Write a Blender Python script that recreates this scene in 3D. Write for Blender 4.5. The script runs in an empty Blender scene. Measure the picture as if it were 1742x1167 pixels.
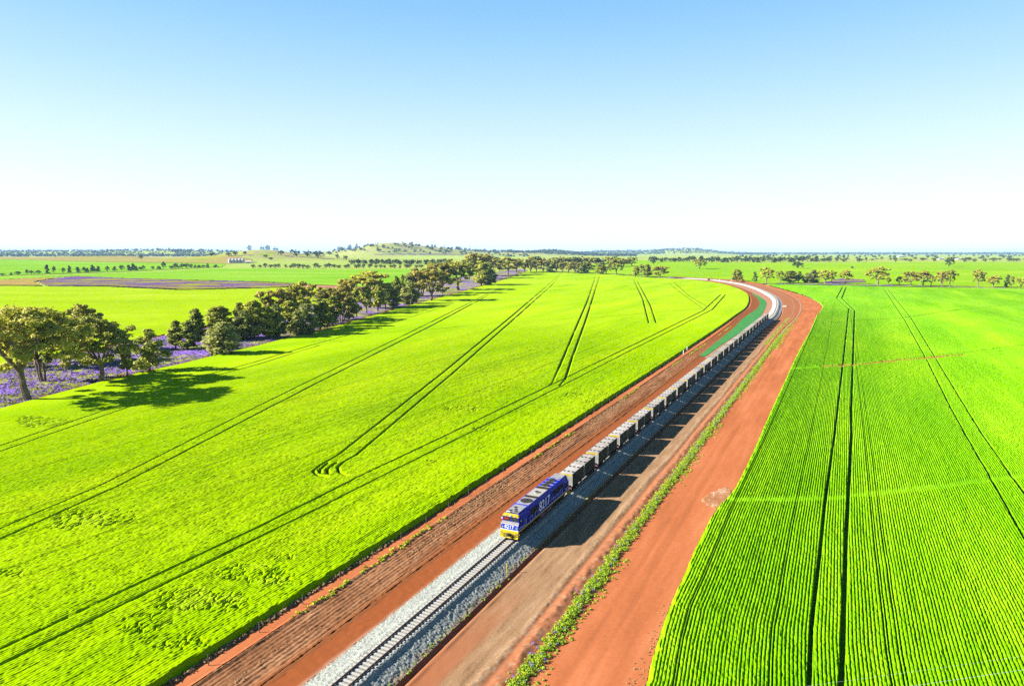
import bpy, math, random
import numpy as np
from mathutils import Vector, Matrix

SC = bpy.context.scene
COL = SC.collection
R = math.radians

# ------------------------------------------------------------------ camera
CAM_H = 43.0
PX_F, PX_CX, PX_CY = 1161.0, 871.0, 583.5
PITCH = math.atan((PX_CY - 430.0) / PX_F)
cam = bpy.data.cameras.new("camera")
cam.sensor_width = 36.0
cam.lens = 36.0 * PX_F / 1742.0
cam.clip_start = 1.0
cam.clip_end = 80000.0
cam_o = bpy.data.objects.new("camera", cam)
COL.objects.link(cam_o)
cam_o.location = (0, 0, CAM_H)
cam_o.rotation_euler = (math.pi / 2 - PITCH, 0, 0)
SC.camera = cam_o

# ------------------------------------------------------------------ light
SUN_EL, SHADOW_AZ = R(27.0), R(5.0)
SC.view_settings.view_transform = 'Standard'
SC.view_settings.look = 'None'
SC.view_settings.gamma = 1.0
SC.view_settings.exposure = 2.5
W = bpy.data.worlds.new("World")
SC.world = W
W.use_nodes = True
nt = W.node_tree
bg = nt.nodes["Background"]
sky = nt.nodes.new("ShaderNodeTexSky")
sky.sky_type = 'NISHITA'
sky.sun_disc = False
sky.sun_elevation = SUN_EL
sky.sun_rotation = R(-95.0)
sky.altitude = 0
sky.air_density = 1.0
sky.dust_density = 0.65
sky.ozone_density = 1.5
# clear, slightly cyan spring sky
sep = nt.nodes.new("ShaderNodeSeparateColor"); comb = nt.nodes.new("ShaderNodeCombineColor")
nt.links.new(sky.outputs[0], sep.inputs[0])
for ch, (gain, off) in enumerate(((1.22, -0.70), (0.95, 0.0), (0.99, 0.0))):
    mu = nt.nodes.new("ShaderNodeMath"); mu.operation = 'MULTIPLY_ADD'; mu.inputs[1].default_value = gain; mu.inputs[2].default_value = off
    mi = nt.nodes.new("ShaderNodeMath"); mi.operation = 'MAXIMUM'; mi.inputs[1].default_value = 0.0
    nt.links.new(sep.outputs[ch], mu.inputs[0]); nt.links.new(mu.outputs[0], mi.inputs[0])
    nt.links.new(mi.outputs[0], comb.inputs[ch])
# low in the sky the air whitens: blend with an elevation ramp towards the horizon
geo = nt.nodes.new("ShaderNodeTexCoord"); sxyz = nt.nodes.new("ShaderNodeSeparateXYZ")
nt.links.new(geo.outputs["Generated"], sxyz.inputs[0])
ramp = nt.nodes.new("ShaderNodeValToRGB"); ramp.color_ramp.interpolation = 'B_SPLINE'
ce = ramp.color_ramp.elements
while len(ce) < 7: ce.new(0.5)
for e, (deg, c) in zip(ce, ((0.0, (0.365, 0.375, 0.38)), (3.8, (0.335, 0.365, 0.38)), (8.5, (0.255, 0.335, 0.38)), (13.0, (0.175, 0.278, 0.38)), (18.3, (0.098, 0.218, 0.37)), (25.0, (0.055, 0.16, 0.32)), (40.0, (0.03, 0.10, 0.24)))):
    e.position = math.sin(R(deg)); e.color = (*c, 1)
nt.links.new(sxyz.outputs[2], ramp.inputs[0])
scl = nt.nodes.new("ShaderNodeMix"); scl.data_type = 'RGBA'; scl.blend_type = 'MULTIPLY'; scl.inputs[0].default_value = 1.0
nt.links.new(ramp.outputs[0], scl.inputs[6]); scl.inputs[7].default_value = (10, 10, 10, 1)
blend = nt.nodes.new("ShaderNodeMix"); blend.data_type = 'RGBA'; blend.inputs[0].default_value = 0.85
nt.links.new(comb.outputs[0], blend.inputs[6]); nt.links.new(scl.outputs[2], blend.inputs[7])
nt.links.new(blend.outputs[2], bg.inputs[0])
bg.inputs[1].default_value = 0.05
sl = bpy.data.lights.new("sun", 'SUN')
sl.energy = 5.0
sl.angle = R(0.5)
sl.color = (1.0, 0.95, 0.86)
so = bpy.data.objects.new("sun", sl)
COL.objects.link(so)
so.rotation_euler = Vector((math.cos(SUN_EL) * math.cos(SHADOW_AZ), math.cos(SUN_EL) * math.sin(SHADOW_AZ),
                            -math.sin(SUN_EL))).to_track_quat('-Z', 'Y').to_euler()
so.location = (-200, 0, 200)
SC.cycles.use_denoising = False
SC.cycles.sample_clamp_direct = 0.22
SC.cycles.max_bounces = 6
SC.cycles.transparent_max_bounces = 8
SC.cycles.volume_bounces = 0


# ------------------------------------------------------------------ numpy noise
def _hash(ix, iy, seed):
    n = (ix.astype(np.int64) * 374761393 + iy.astype(np.int64) * 668265263 + seed * 974634777) & 0x7fffffff
    n = ((n ^ (n >> 13)) * 1274126177) & 0x7fffffff
    n = n ^ (n >> 16)
    return (n & 0xffff) / 65535.0


def vnoise(x, y, seed=0):
    ix, iy = np.floor(x), np.floor(y)
    fx, fy = x - ix, y - iy
    fx = fx * fx * (3 - 2 * fx)
    fy = fy * fy * (3 - 2 * fy)
    a = _hash(ix, iy, seed); b = _hash(ix + 1, iy, seed)
    c = _hash(ix, iy + 1, seed); d = _hash(ix + 1, iy + 1, seed)
    return (a * (1 - fx) + b * fx) * (1 - fy) + (c * (1 - fx) + d * fx) * fy


def fbm(x, y, seed=0, octv=4):
    s = 0; a = 0.5; t = 0
    for k in range(octv):
        s = s + a * vnoise(x, y, seed + 17 * k); t += a
        x = x * 2.03; y = y * 2.03; a *= 0.5
    return s / t


def ss(t):
    t = np.clip(t, 0, 1)
    return t * t * (3 - 2 * t)


# ------------------------------------------------------------------ terrain & pixel rays
HILLS = []   # (x, y, amp, sx, sy)


def _hill(px, Y, amp, wx, wy):
    HILLS.append(((px - PX_CX) / PX_F * Y, Y, amp, wx, wy))


_hill(436, 2550, 22, 130, 230)
_hill(510, 2650, 17, 190, 260)
_hill(395, 2700, 15, 220, 300)
_hill(200, 3000, 14, 500, 350)
_hill(648, 4800, 60, 210, 420)
_hill(700, 4950, 50, 260, 450)
_hill(770, 5050, 38, 300, 450)
_hill(575, 5000, 40, 240, 450)
_hill(860, 5600, 30, 420, 500)
_hill(940, 6200, 40, 260, 500)
_hill(150, 6800, 34, 1500, 600)
_hill(330, 6600, 30, 900, 500)
_hill(-150, 7000, 34, 1200, 600)
_hill(1168, 9500, 62, 420, 600)
_hill(1060, 9800, 40, 900, 600)
_hill(1690, 21000, 80, 1300, 900)


def ground(x, y):
    x = np.asarray(x, float); y = np.asarray(y, float)
    D = np.hypot(x, y)
    h = 14.0 * ss((D - 1050.0) / 1200.0)
    for hx, hy, a, wx, wy in HILLS:
        h = h + a * np.exp(-((x - hx) / wx) ** 2 - ((y - hy) / wy) ** 2)
    return h


def hit(px, py):
    u = (px - PX_CX) / PX_F; v = (py - PX_CY) / PX_F
    dz = -v * math.cos(PITCH) - math.sin(PITCH)
    dy = math.cos(PITCH) - v * math.sin(PITCH)
    t = 30.0
    prev = t
    while t < 30000:
        if CAM_H + dz * t < float(ground(u * t, dy * t)):
            lo, hi = prev, t
            for _ in range(30):
                m = (lo + hi) / 2
                if CAM_H + dz * m < float(ground(u * m, dy * m)):
                    hi = m
                else:
                    lo = m
            t = hi
            return Vector((u * t, dy * t, float(ground(u * t, dy * t))))
        prev = t
        t *= 1.02
    t = 12000
    return Vector((u * t, dy * t, float(ground(u * t, dy * t))))


def flat(px, py, z=0.0):
    u = (px - PX_CX) / PX_F; v = (py - PX_CY) / PX_F
    dz = -v * math.cos(PITCH) - math.sin(PITCH)
    dy = math.cos(PITCH) - v * math.sin(PITCH)
    t = (z - CAM_H) / dz
    return np.array([u * t, dy * t])


def px_height(base, top_py):
    """height of a thing standing at base whose top shows at image row top_py"""
    rng = math.hypot(base.x, base.y)
    # component along view
    v = (top_py - PX_CY) / PX_F
    ang = math.atan(v) + PITCH
    return CAM_H - math.tan(ang) * base.y / 1.0 - base.z


# ------------------------------------------------------------------ object helpers
def tag(o, label=None, cat=None, group=None, kind=None):
    if label: o["label"] = label
    if cat: o["category"] = cat
    if group: o["group"] = group
    if kind: o["kind"] = kind
    return o


def empty(name, loc=(0, 0, 0), rz=0.0):
    o = bpy.data.objects.new(name, None)
    o.empty_display_size = 0.5
    COL.objects.link(o)
    o.location = loc
    o.rotation_euler = (0, 0, rz)
    return o


def link_mesh(name, me, material, parent=None):
    o = bpy.data.objects.new(name, me)
    COL.objects.link(o)
    if material: me.materials.append(material)
    if parent: o.parent = parent
    return o


def np_mesh(name, V, Fq, attrs=None, smooth=False, n=4):
    me = bpy.data.meshes.new(name)
    V = np.ascontiguousarray(V, np.float32); Fq = np.ascontiguousarray(Fq, np.int32)
    me.vertices.add(len(V)); me.vertices.foreach_set("co", V.ravel())
    me.loops.add(Fq.size); me.loops.foreach_set("vertex_index", Fq.ravel())
    me.polygons.add(len(Fq))
    me.polygons.foreach_set("loop_start", np.arange(0, Fq.size, n, dtype=np.int32))
    if smooth:
        me.polygons.foreach_set("use_smooth", np.ones(len(Fq), bool))
    for k, a in (attrs or {}).items():
        at = me.attributes.new(k, 'FLOAT', 'POINT')
        at.data.foreach_set("value", np.ascontiguousarray(a, np.float32))
    me.update(calc_edges=True)
    return me


class MB:
    """collects boxes, prisms and tubes into one mesh"""
    def __init__(s): s.v = []; s.f = []

    def add(s, vs, fs):
        b = len(s.v); s.v += [tuple(p) for p in vs]; s.f += [tuple(i + b for i in f) for f in fs]; return s

    def box(s, x0, x1, y0, y1, z0, z1):
        v = [(x0, y0, z0), (x1, y0, z0), (x1, y1, z0), (x0, y1, z0), (x0, y0, z1), (x1, y0, z1), (x1, y1, z1), (x0, y1, z1)]
        return s.add(v, [(0, 3, 2, 1), (4, 5, 6, 7), (0, 1, 5, 4), (1, 2, 6, 5), (2, 3, 7, 6), (3, 0, 4, 7)])

    def loft(s, rings, caps=True):
        n = len(rings[0]); vs = [p for r in rings for p in r]; fs = []
        for k in range(len(rings) - 1):
            for i in range(n):
                j = (i + 1) % n
                fs.append((k * n + i, k * n + j, (k + 1) * n + j, (k + 1) * n + i))
        if caps:
            fs.append(tuple(range(n - 1, -1, -1)))
            fs.append(tuple((len(rings) - 1) * n + i for i in range(n)))
        return s.add(vs, fs)

    def cyl(s, c, r, h, axis='z', n=16, r2=None):
        r2 = r if r2 is None else r2
        A = []
        for rr, t in ((r, -h / 2), (r2, h / 2)):
            ring = []
            for i in range(n):
                a = 2 * math.pi * i / n
                p, q = rr * math.cos(a), rr * math.sin(a)
                if axis == 'z': ring.append((c[0] + p, c[1] + q, c[2] + t))
                elif axis == 'x': ring.append((c[0] + t, c[1] + p, c[2] + q))
                else: ring.append((c[0] + q, c[1] + t, c[2] + p))
            A.append(ring)
        return s.loft(A)

    def tube(s, pts, radii, n=6):
        rings = []
        pts = [Vector(p) for p in pts]
        if not hasattr(radii, '__len__'): radii = [radii] * len(pts)
        for k, p in enumerate(pts):
            d = (pts[min(k + 1, len(pts) - 1)] - pts[max(k - 1, 0)]).normalized()
            ref = Vector((1, 0, 0)) if abs(d.x) < 0.8 else Vector((0, 1, 0))
            a = d.cross(ref).normalized(); b = d.cross(a).normalized()
            rings.append([tuple(p + (a * math.cos(2 * math.pi * i / n) + b * math.sin(2 * math.pi * i / n)) * radii[k]) for i in range(n)])
        return s.loft(rings)

    def build(s, name, material, parent=None, smooth=False):
        me = bpy.data.meshes.new(name)
        me.from_pydata(s.v, [], s.f)
        if smooth:
            me.polygons.foreach_set("use_smooth", np.ones(len(me.polygons), bool))
        me.update()
        return link_mesh(name, me, material, parent)


def copy_tree(o, parent=None):
    c = o.copy(); COL.objects.link(c)
    c.parent = parent
    for ch in list(o.children):
        copy_tree(ch, c)
    return c


# ------------------------------------------------------------------ materials
ALB = 0.63


def mat(name, cols, scale=1.0, detail=4, rough=0.85, bump=0.0, bump_scale=None, metal=0.0, stretch=None, rot=0.0,
        fine=None, attr=None, spec=0.3, rand=0.0, dist=0.1, alb=None, fine_st=False):
    """noise driven ramp of colours; fine = (scale, amount) speckle; attr = list of (attribute, colour) mixed on top"""
    m = bpy.data.materials.new(name); m.use_nodes = True
    N = m.node_tree.nodes; L = m.node_tree.links
    p = N["Principled BSDF"]
    p.inputs["Roughness"].default_value = rough
    spec = 0.0 if rough >= 0.84 else spec
    alb = alb or ALB
    p.inputs["Metallic"].default_value = metal
    p.inputs["Specular IOR Level"].default_value = spec
    tc = N.new("ShaderNodeTexCoord"); mp = N.new("ShaderNodeMapping")
    L.new(tc.outputs["Object"], mp.inputs[0])
    mp.inputs["Rotation"].default_value[2] = rot
    vec = mp.outputs[0]
    if stretch:
        mp2 = N.new("ShaderNodeMapping"); mp2.inputs["Scale"].default_value = stretch
        L.new(vec, mp2.inputs[0]); vec = mp2.outputs[0]
    nz = N.new("ShaderNodeTexNoise"); nz.inputs["Scale"].default_value = scale; nz.inputs["Detail"].default_value = detail
    nz.inputs["Roughness"].default_value = 0.62
    L.new(vec, nz.inputs["Vector"])
    fac = nz.outputs[0]
    if fine:
        n2 = N.new("ShaderNodeTexNoise"); n2.inputs["Scale"].default_value = fine[0]; n2.inputs["Detail"].default_value = 3
        L.new(vec if fine_st else mp.outputs[0], n2.inputs["Vector"])
        mm = N.new("ShaderNodeMath"); mm.operation = 'MULTIPLY_ADD'
        L.new(n2.outputs[0], mm.inputs[0]); mm.inputs[1].default_value = fine[1]
        sub = N.new("ShaderNodeMath"); sub.operation = 'SUBTRACT'; L.new(fac, sub.inputs[0]); sub.inputs[1].default_value = fine[1] * 0.5
        L.new(sub.outputs[0], mm.inputs[2]); fac = mm.outputs[0]
    if rand:
        oi = N.new("ShaderNodeObjectInfo"); mr = N.new("ShaderNodeMath"); mr.operation = 'MULTIPLY_ADD'
        L.new(oi.outputs["Random"], mr.inputs[0]); mr.inputs[1].default_value = rand
        s2 = N.new("ShaderNodeMath"); s2.operation = 'SUBTRACT'; L.new(fac, s2.inputs[0]); s2.inputs[1].default_value = rand * 0.5
        L.new(s2.outputs[0], mr.inputs[2]); fac = mr.outputs[0]
    rp = N.new("ShaderNodeValToRGB")
    els = rp.color_ramp.elements
    if len(cols) == 1: cols = [(0.3, cols[0]), (0.7, tuple(min(1, c * 1.12) for c in cols[0]))]
    elif not hasattr(cols[0][1], '__len__'):
        k = len(cols); cols = [(0.3 + 0.4 * i / (k - 1), c) for i, c in enumerate(cols)]
    while len(els) < len(cols): els.new(0.5)
    for e, (q, c) in zip(els, cols):
        e.position = q; e.color = (*(alb * x for x in c), 1)
    L.new(fac, rp.inputs[0])
    out = rp.outputs[0]
    for an, c in (attr or []):
        at = N.new("ShaderNodeAttribute"); at.attribute_name = an
        mx = N.new("ShaderNodeMix"); mx.data_type = 'RGBA'
        L.new(at.outputs["Fac"], mx.inputs[0]); L.new(out, mx.inputs[6]); mx.inputs[7].default_value = (*(alb * x for x in c), 1)
        out = mx.outputs[2]
    L.new(out, p.inputs["Base Color"])
    if bump:
        b = N.new("ShaderNodeBump"); b.inputs["Strength"].default_value = bump; b.inputs["Distance"].default_value = dist
        n3 = N.new("ShaderNodeTexNoise"); n3.inputs["Scale"].default_value = bump_scale or scale * 4; n3.inputs["Detail"].default_value = 5
        L.new(vec, n3.inputs["Vector"]); L.new(n3.outputs[0], b.inputs["Height"]); L.new(b.outputs[0], p.inputs["Normal"])
    return m


def leaf_mat(name, dark, light, rand=0.5):
    m = bpy.data.materials.new(name); m.use_nodes = True
    N = m.node_tree.nodes; L = m.node_tree.links
    p = N["Principled BSDF"]; p.inputs["Roughness"].default_value = 0.7; p.inputs["Specular IOR Level"].default_value = 0.2
    at = N.new("ShaderNodeAttribute"); at.attribute_name = "tone"
    oi = N.new("ShaderNodeObjectInfo")
    a = N.new("ShaderNodeMath"); a.operation = 'MULTIPLY_ADD'; L.new(oi.outputs["Random"], a.inputs[0]); a.inputs[1].default_value = rand
    b = N.new("ShaderNodeMath"); b.operation = 'SUBTRACT'; L.new(at.outputs["Fac"], b.inputs[0]); b.inputs[1].default_value = rand * 0.5
    L.new(b.outputs[0], a.inputs[2])
    mx = N.new("ShaderNodeMix"); mx.data_type = 'RGBA'; mx.clamp_factor = True
    L.new(a.outputs[0], mx.inputs[0]); mx.inputs[6].default_value = (*dark, 1); mx.inputs[7].default_value = (*light, 1)
    L.new(mx.outputs[2], p.inputs["Base Color"])
    tr = N.new("ShaderNodeBsdfTranslucent"); L.new(mx.outputs[2], tr.inputs[0])
    ms = N.new("ShaderNodeMixShader"); ms.inputs[0].default_value = 0.36
    L.new(p.outputs[0], ms.inputs[1]); L.new(tr.outputs[0], ms.inputs[2])
    L.new(ms.outputs[0], N["Material Output"].inputs[0])
    return m


def paint(name, c, rough=0.45, metal=0.0, dirt=0.25):
    d = tuple(x * (1 - dirt) + 0.03 * dirt for x in c)
    return mat(name, [(0.35, d), (0.6, c)], scale=2.2, detail=6, rough=rough, metal=metal, spec=0.12)


M = {}
CROP = dict(stretch=(1, 0.16, 1), rot=R(25.67), fine_st=True, alb=0.80)
M['crop_left'] = mat('wheat leaf', [(0.28, (0.116, 0.230, 0.000)), (0.5, (0.176, 0.288, 0.000)), (0.72, (0.250, 0.335, 0.002))], scale=0.05, detail=8, **CROP,
                     fine=(2.4, 0.30), attr=[('tone', (0.235, 0.32, 0.008)), ('track', (0.014, 0.028, 0.003))], rough=0.9, bump=0.2, bump_scale=6.0, dist=0.08)  # track: dark soil, with shade among the stems put into the colour
M['crop_right'] = mat('canola leaf', [(0.30, (0.062, 0.190, 0.000)), (0.5, (0.104, 0.248, 0.001)), (0.70, (0.175, 0.31, 0.004))], scale=0.05, detail=8, **CROP,
                      fine=(2.4, 0.42), attr=[('tone', (0.125, 0.30, 0.012)), ('track', (0.022, 0.055, 0.006)), ('soil', (0.24, 0.075, 0.028))], rough=0.9, bump=0.25, bump_scale=7.0, dist=0.08)  # wheel tracks: bare soil darkened by crop shade mixed into the colour
M['far_lime'] = mat('far pasture', [(0.3, (0.185, 0.29, 0.001)), (0.5, (0.225, 0.33, 0.002)), (0.7, (0.27, 0.355, 0.012))], scale=0.012, detail=8, stretch=(0.35, 1, 1), fine=(0.25, 0.25), alb=0.66)
M['far_green'] = mat('far green crop', [(0.3, (0.105, 0.25, 0.004)), (0.5, (0.145, 0.295, 0.010)), (0.7, (0.20, 0.33, 0.025))], scale=0.01, detail=8, stretch=(0.3, 1, 1), fine=(0.2, 0.25), alb=0.66)
M['far_right'] = mat('far bright crop', [(0.3, (0.125, 0.265, 0.000)), (0.5, (0.165, 0.30, 0.001)), (0.7, (0.215, 0.33, 0.004))], scale=0.01, detail=8, stretch=(0.35, 1, 1), fine=(0.2, 0.25), alb=0.66)
M['purple'] = mat('flower meadow', [(0.34, (0.19, 0.23, 0.02)), (0.46, (0.25, 0.25, 0.06)), (0.505, (0.17, 0.115, 0.20)), (0.56, (0.15, 0.075, 0.36)), (0.70, (0.23, 0.15, 0.40))], scale=0.05, detail=9,
                  fine=(0.6, 0.35), attr=[('grass', (0.16, 0.17, 0.04))], bump=0.7, bump_scale=2.0, dist=0.3)
M['purple_far'] = mat('far flower meadow', [(0.38, (0.20, 0.24, 0.01)), (0.475, (0.19, 0.135, 0.025)), (0.51, (0.11, 0.07, 0.09)), (0.545, (0.09, 0.04, 0.20)), (0.70, (0.14, 0.07, 0.27))], scale=0.03, detail=9, stretch=(0.3, 1, 1), fine=(0.25, 0.4))
M['soil_red'] = mat('red road soil', [(0.3, (0.255, 0.080, 0.030)), (0.5, (0.335, 0.106, 0.041)), (0.7, (0.395, 0.140, 0.060))], scale=0.25, detail=8, rough=0.95,
                    stretch=(1, 0.12, 1), rot=R(25.67), fine=(1.6, 0.25), bump=0.25, bump_scale=3.0, dist=0.05)
M['soil_plough'] = mat('ploughed soil', [(0.28, (0.11, 0.048, 0.021)), (0.5, (0.195, 0.088, 0.041)), (0.72, (0.30, 0.155, 0.080))], scale=0.9, detail=8, rough=0.95,
                       stretch=(1, 0.10, 1), rot=R(25.67), fine=(2.5, 0.5), attr=[('red', (0.170, 0.058, 0.021))], bump=0.5, bump_scale=4, dist=0.1)
M['soil_tan'] = mat('tan gravel track', [(0.28, (0.150, 0.086, 0.043)), (0.45, (0.225, 0.132, 0.069)), (0.6, (0.265, 0.158, 0.086)), (0.75, (0.34, 0.225, 0.14))], scale=1.1, detail=9, rough=0.95,
                    stretch=(1, 0.12, 1), rot=R(25.67), fine=(4.0, 0.55), attr=[('red', (0.255, 0.090, 0.040)), ('gravel', (0.27, 0.19, 0.12))], bump=0.35, bump_scale=6, dist=0.05)
M['soil_orange'] = mat('pale orange soil', [(0.3, (0.25, 0.11, 0.062)), (0.7, (0.33, 0.18, 0.12))], scale=0.4, detail=7, rough=0.95, bump=0.2, bump_scale=3, dist=0.05)
M['ballast'] = mat('ballast stone', [(0.30, (0.08, 0.085, 0.085)), (0.43, (0.20, 0.21, 0.19)), (0.58, (0.285, 0.30, 0.265)), (0.75, (0.41, 0.42, 0.38))], scale=7.0, detail=4, rough=0.95,
                   fine=(1.0, 0.2), attr=[('dirt', (0.27, 0.19, 0.12)), ('clean', (0.43, 0.43, 0.42)), ('crib', (0.19, 0.185, 0.165))], bump=0.9, bump_scale=9.0, dist=0.1)
M['mulch'] = mat('green hydromulch', [(0.3, (0.035, 0.150, 0.040)), (0.7, (0.055, 0.195, 0.055))], scale=0.15, detail=6, rough=0.95, fine=(1.0, 0.3))
M['terrain'] = None
M['concrete'] = mat('sleeper concrete', [(0.3, (0.30, 0.28, 0.25)), (0.7, (0.42, 0.40, 0.36))], scale=1.5, detail=5, rough=0.9)
M['rail'] = mat('rusted rail', [(0.3, (0.075, 0.030, 0.014)), (0.7, (0.13, 0.055, 0.025))], scale=2.0, detail=4, rough=0.7)
M['bark'] = mat('pale gum bark', [(0.3, (0.10, 0.075, 0.055)), (0.55, (0.20, 0.16, 0.125)), (0.75, (0.32, 0.28, 0.24))], scale=1.2, detail=6, rough=0.9, bump=0.4, bump_scale=6)
M['bark_dark'] = mat('dark pine bark', [(0.3, (0.035, 0.028, 0.022)), (0.7, (0.085, 0.068, 0.052))], scale=2, detail=5, rough=0.95)
M['gum'] = leaf_mat('olive gum leaf', (0.115, 0.145, 0.010), (0.38, 0.345, 0.040))
M['gum_green'] = leaf_mat('yellow green gum leaf', (0.11, 0.14, 0.006), (0.32, 0.30, 0.02))
M['gum_brown'] = leaf_mat('brown gum leaf', (0.125, 0.128, 0.014), (0.33, 0.268, 0.042))
M['pine'] = leaf_mat('cypress leaf', (0.085, 0.125, 0.008), (0.34, 0.345, 0.035))
M['pine_light'] = leaf_mat('grey green cypress leaf', (0.10, 0.13, 0.022), (0.31, 0.31, 0.065))
M['far_leaf'] = leaf_mat('distant leaf', (0.030, 0.058, 0.016), (0.095, 0.130, 0.030))
M['weed'] = leaf_mat('weed leaf', (0.11, 0.22, 0.004), (0.28, 0.36, 0.02), 0)
M['weed_purple'] = leaf_mat('weed flower', (0.11, 0.065, 0.25), (0.22, 0.15, 0.40), 0)
M['straw'] = leaf_mat('dry straw', (0.20, 0.11, 0.05), (0.34, 0.24, 0.12), 0)
M['weed_yellow'] = leaf_mat('yellow weed', (0.17, 0.24, 0.004), (0.33, 0.33, 0.01), 0)
M['horizon_leaf'] = leaf_mat('hazy wood', (0.012, 0.022, 0.018), (0.040, 0.060, 0.035), 0)
# train paint
M['blue'] = paint('deep blue paint', (0.004, 0.012, 0.36), 0.5, dirt=.03)
M['blue_front'] = paint('royal blue paint', (0.008, 0.038, 0.36), 0.5, dirt=.04)
M['yellow'] = paint('yellow paint', (0.46, 0.34, 0.004), 0.5)
M['white'] = paint('white paint', (0.55, 0.55, 0.52), 0.5, dirt=0.1)
M['silver'] = mat('weathered grey roof', [(0.3, (0.11, 0.105, 0.10)), (0.5, (0.21, 0.205, 0.21)), (0.75, (0.30, 0.29, 0.28))], scale=1.3, detail=8, rough=0.6)
M['cream'] = paint('pale roof panel', (0.31, 0.29, 0.25), 0.6)
M['black'] = mat('sooty black metal', [(0.3, (0.012, 0.012, 0.013)), (0.7, (0.028, 0.026, 0.025))], scale=3, rough=0.75)
M['under'] = mat('dusty underframe', [(0.3, (0.020, 0.016, 0.014)), (0.7, (0.055, 0.042, 0.034))], scale=2, detail=6, rough=0.85)
M['glass'] = mat('dark windscreen', [(0.3, (0.010, 0.014, 0.016)), (0.7, (0.018, 0.022, 0.024))], scale=1, rough=0.08, spec=0.6)
M['red'] = paint('red sunshade', (0.25, 0.01, 0.008), 0.6)  # colour of the reflection painted onto the windscreen
M['pink'] = paint('dusty pink tank plate', (0.30, 0.10, 0.16), 0.7)
M['lamp'] = paint('lamp lens', (0.42, 0.42, 0.38), 0.2)
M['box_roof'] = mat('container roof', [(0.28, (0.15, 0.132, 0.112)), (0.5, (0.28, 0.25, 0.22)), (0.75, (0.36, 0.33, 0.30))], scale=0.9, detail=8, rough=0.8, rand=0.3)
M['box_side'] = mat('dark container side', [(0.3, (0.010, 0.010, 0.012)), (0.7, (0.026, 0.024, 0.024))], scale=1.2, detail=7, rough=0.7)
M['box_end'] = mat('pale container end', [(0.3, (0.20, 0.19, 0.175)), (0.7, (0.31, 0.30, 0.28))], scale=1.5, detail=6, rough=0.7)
M['hatch'] = mat('hatch lid', [(0.3, (0.022, 0.021, 0.021)), (0.7, (0.05, 0.047, 0.045))], scale=4, rough=0.8)
M['wheel'] = mat('wheel steel', [(0.3, (0.035, 0.027, 0.022)), (0.7, (0.085, 0.065, 0.05))], scale=3, rough=0.6, metal=0.4)
M['orange'] = paint('digger orange', (0.30, 0.105, 0.004), 0.5)
M['post'] = mat('steel fence post', [(0.3, (0.035, 0.028, 0.024)), (0.7, (0.08, 0.065, 0.055))], scale=3, rough=0.8)
M['wire'] = mat('fence wire', [(0.3, (0.05, 0.045, 0.04)), (0.7, (0.09, 0.08, 0.07))], scale=3, rough=0.6, metal=0.5)
M['cable'] = mat('bright aluminium cable', [(0.3, (0.30, 0.31, 0.32)), (0.7, (0.36, 0.37, 0.38))], scale=3, rough=0.4)
M['wood'] = mat('weathered pole timber', [(0.3, (0.10, 0.075, 0.055)), (0.7, (0.18, 0.14, 0.11))], scale=2, detail=6, rough=0.9)
M['zinc'] = mat('galvanised sheet', [(0.3, (0.44, 0.48, 0.53)), (0.7, (0.58, 0.61, 0.65))], scale=0.3, detail=5, rough=0.5)

# patchwork terrain
tm = bpy.data.materials.new('open country'); tm.use_nodes = True
N = tm.node_tree.nodes; L = tm.node_tree.links; P = N["Principled BSDF"]; P.inputs["Roughness"].default_value = 0.95
P.inputs["Specular IOR Level"].default_value = 0.1
tc = N.new("ShaderNodeTexCoord")
vo = N.new("ShaderNodeTexVoronoi"); vo.inputs["Scale"].default_value = 0.0016; L.new(tc.outputs["Object"], vo.inputs["Vector"])
rp = N.new("ShaderNodeValToRGB"); sp = N.new("ShaderNodeSeparateColor"); L.new(vo.outputs["Color"], sp.inputs[0]); L.new(sp.outputs[0], rp.inputs[0])
cr = rp.color_ramp; cr.elements[0].color = (0.13, 0.22, 0.012, 1); cr.elements[1].color = (0.19, 0.25, 0.02, 1)
for q, c in ((0.35, (0.14, 0.17, 0.015)), (0.55, (0.16, 0.26, 0.012)), (0.75, (0.17, 0.18, 0.02))):
    e = cr.elements.new(q); e.color = (*c, 1)
nz = N.new("ShaderNodeTexNoise"); nz.inputs["Scale"].default_value = 0.02; nz.inputs["Detail"].default_value = 9; L.new(tc.outputs["Object"], nz.inputs["Vector"])
r2 = N.new("ShaderNodeValToRGB"); L.new(nz.outputs[0], r2.inputs[0]); r2.color_ramp.elements[0].position = 0.35; r2.color_ramp.elements[1].position = 0.7
r2.color_ramp.elements[0].color = (0.11, 0.14, 0.010, 1); r2.color_ramp.elements[1].color = (0.19, 0.19, 0.025, 1)
mx = N.new("ShaderNodeMix"); mx.data_type = 'RGBA'; mx.inputs[0].default_value = 0.45
L.new(rp.outputs[0], mx.inputs[6]); L.new(r2.outputs[0], mx.inputs[7])
at = N.new("ShaderNodeAttribute"); at.attribute_name = "rough"
mx2 = N.new("ShaderNodeMix"); mx2.data_type = 'RGBA'
L.new(at.outputs["Fac"], mx2.inputs[0]); L.new(mx.outputs[2], mx2.inputs[6])
r3 = N.new("ShaderNodeValToRGB"); L.new(nz.outputs[0], r3.inputs[0])
r3.color_ramp.elements[0].position = 0.3; r3.color_ramp.elements[0].color = (0.11, 0.14, 0.008, 1)
r3.color_ramp.elements[1].position = 0.75; r3.color_ramp.elements[1].color = (0.14, 0.10, 0.035, 1)
for q, c in ((0.45, (0.17, 0.19, 0.012)), (0.54, (0.16, 0.12, 0.08)), (0.60, (0.15, 0.18, 0.012))):
    e = r3.color_ramp.elements.new(q); e.color = (*c, 1)
L.new(r3.outputs[0], mx2.inputs[7])
L.new(mx2.outputs[2], P.inputs["Base Color"])
M['terrain'] = tm

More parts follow.
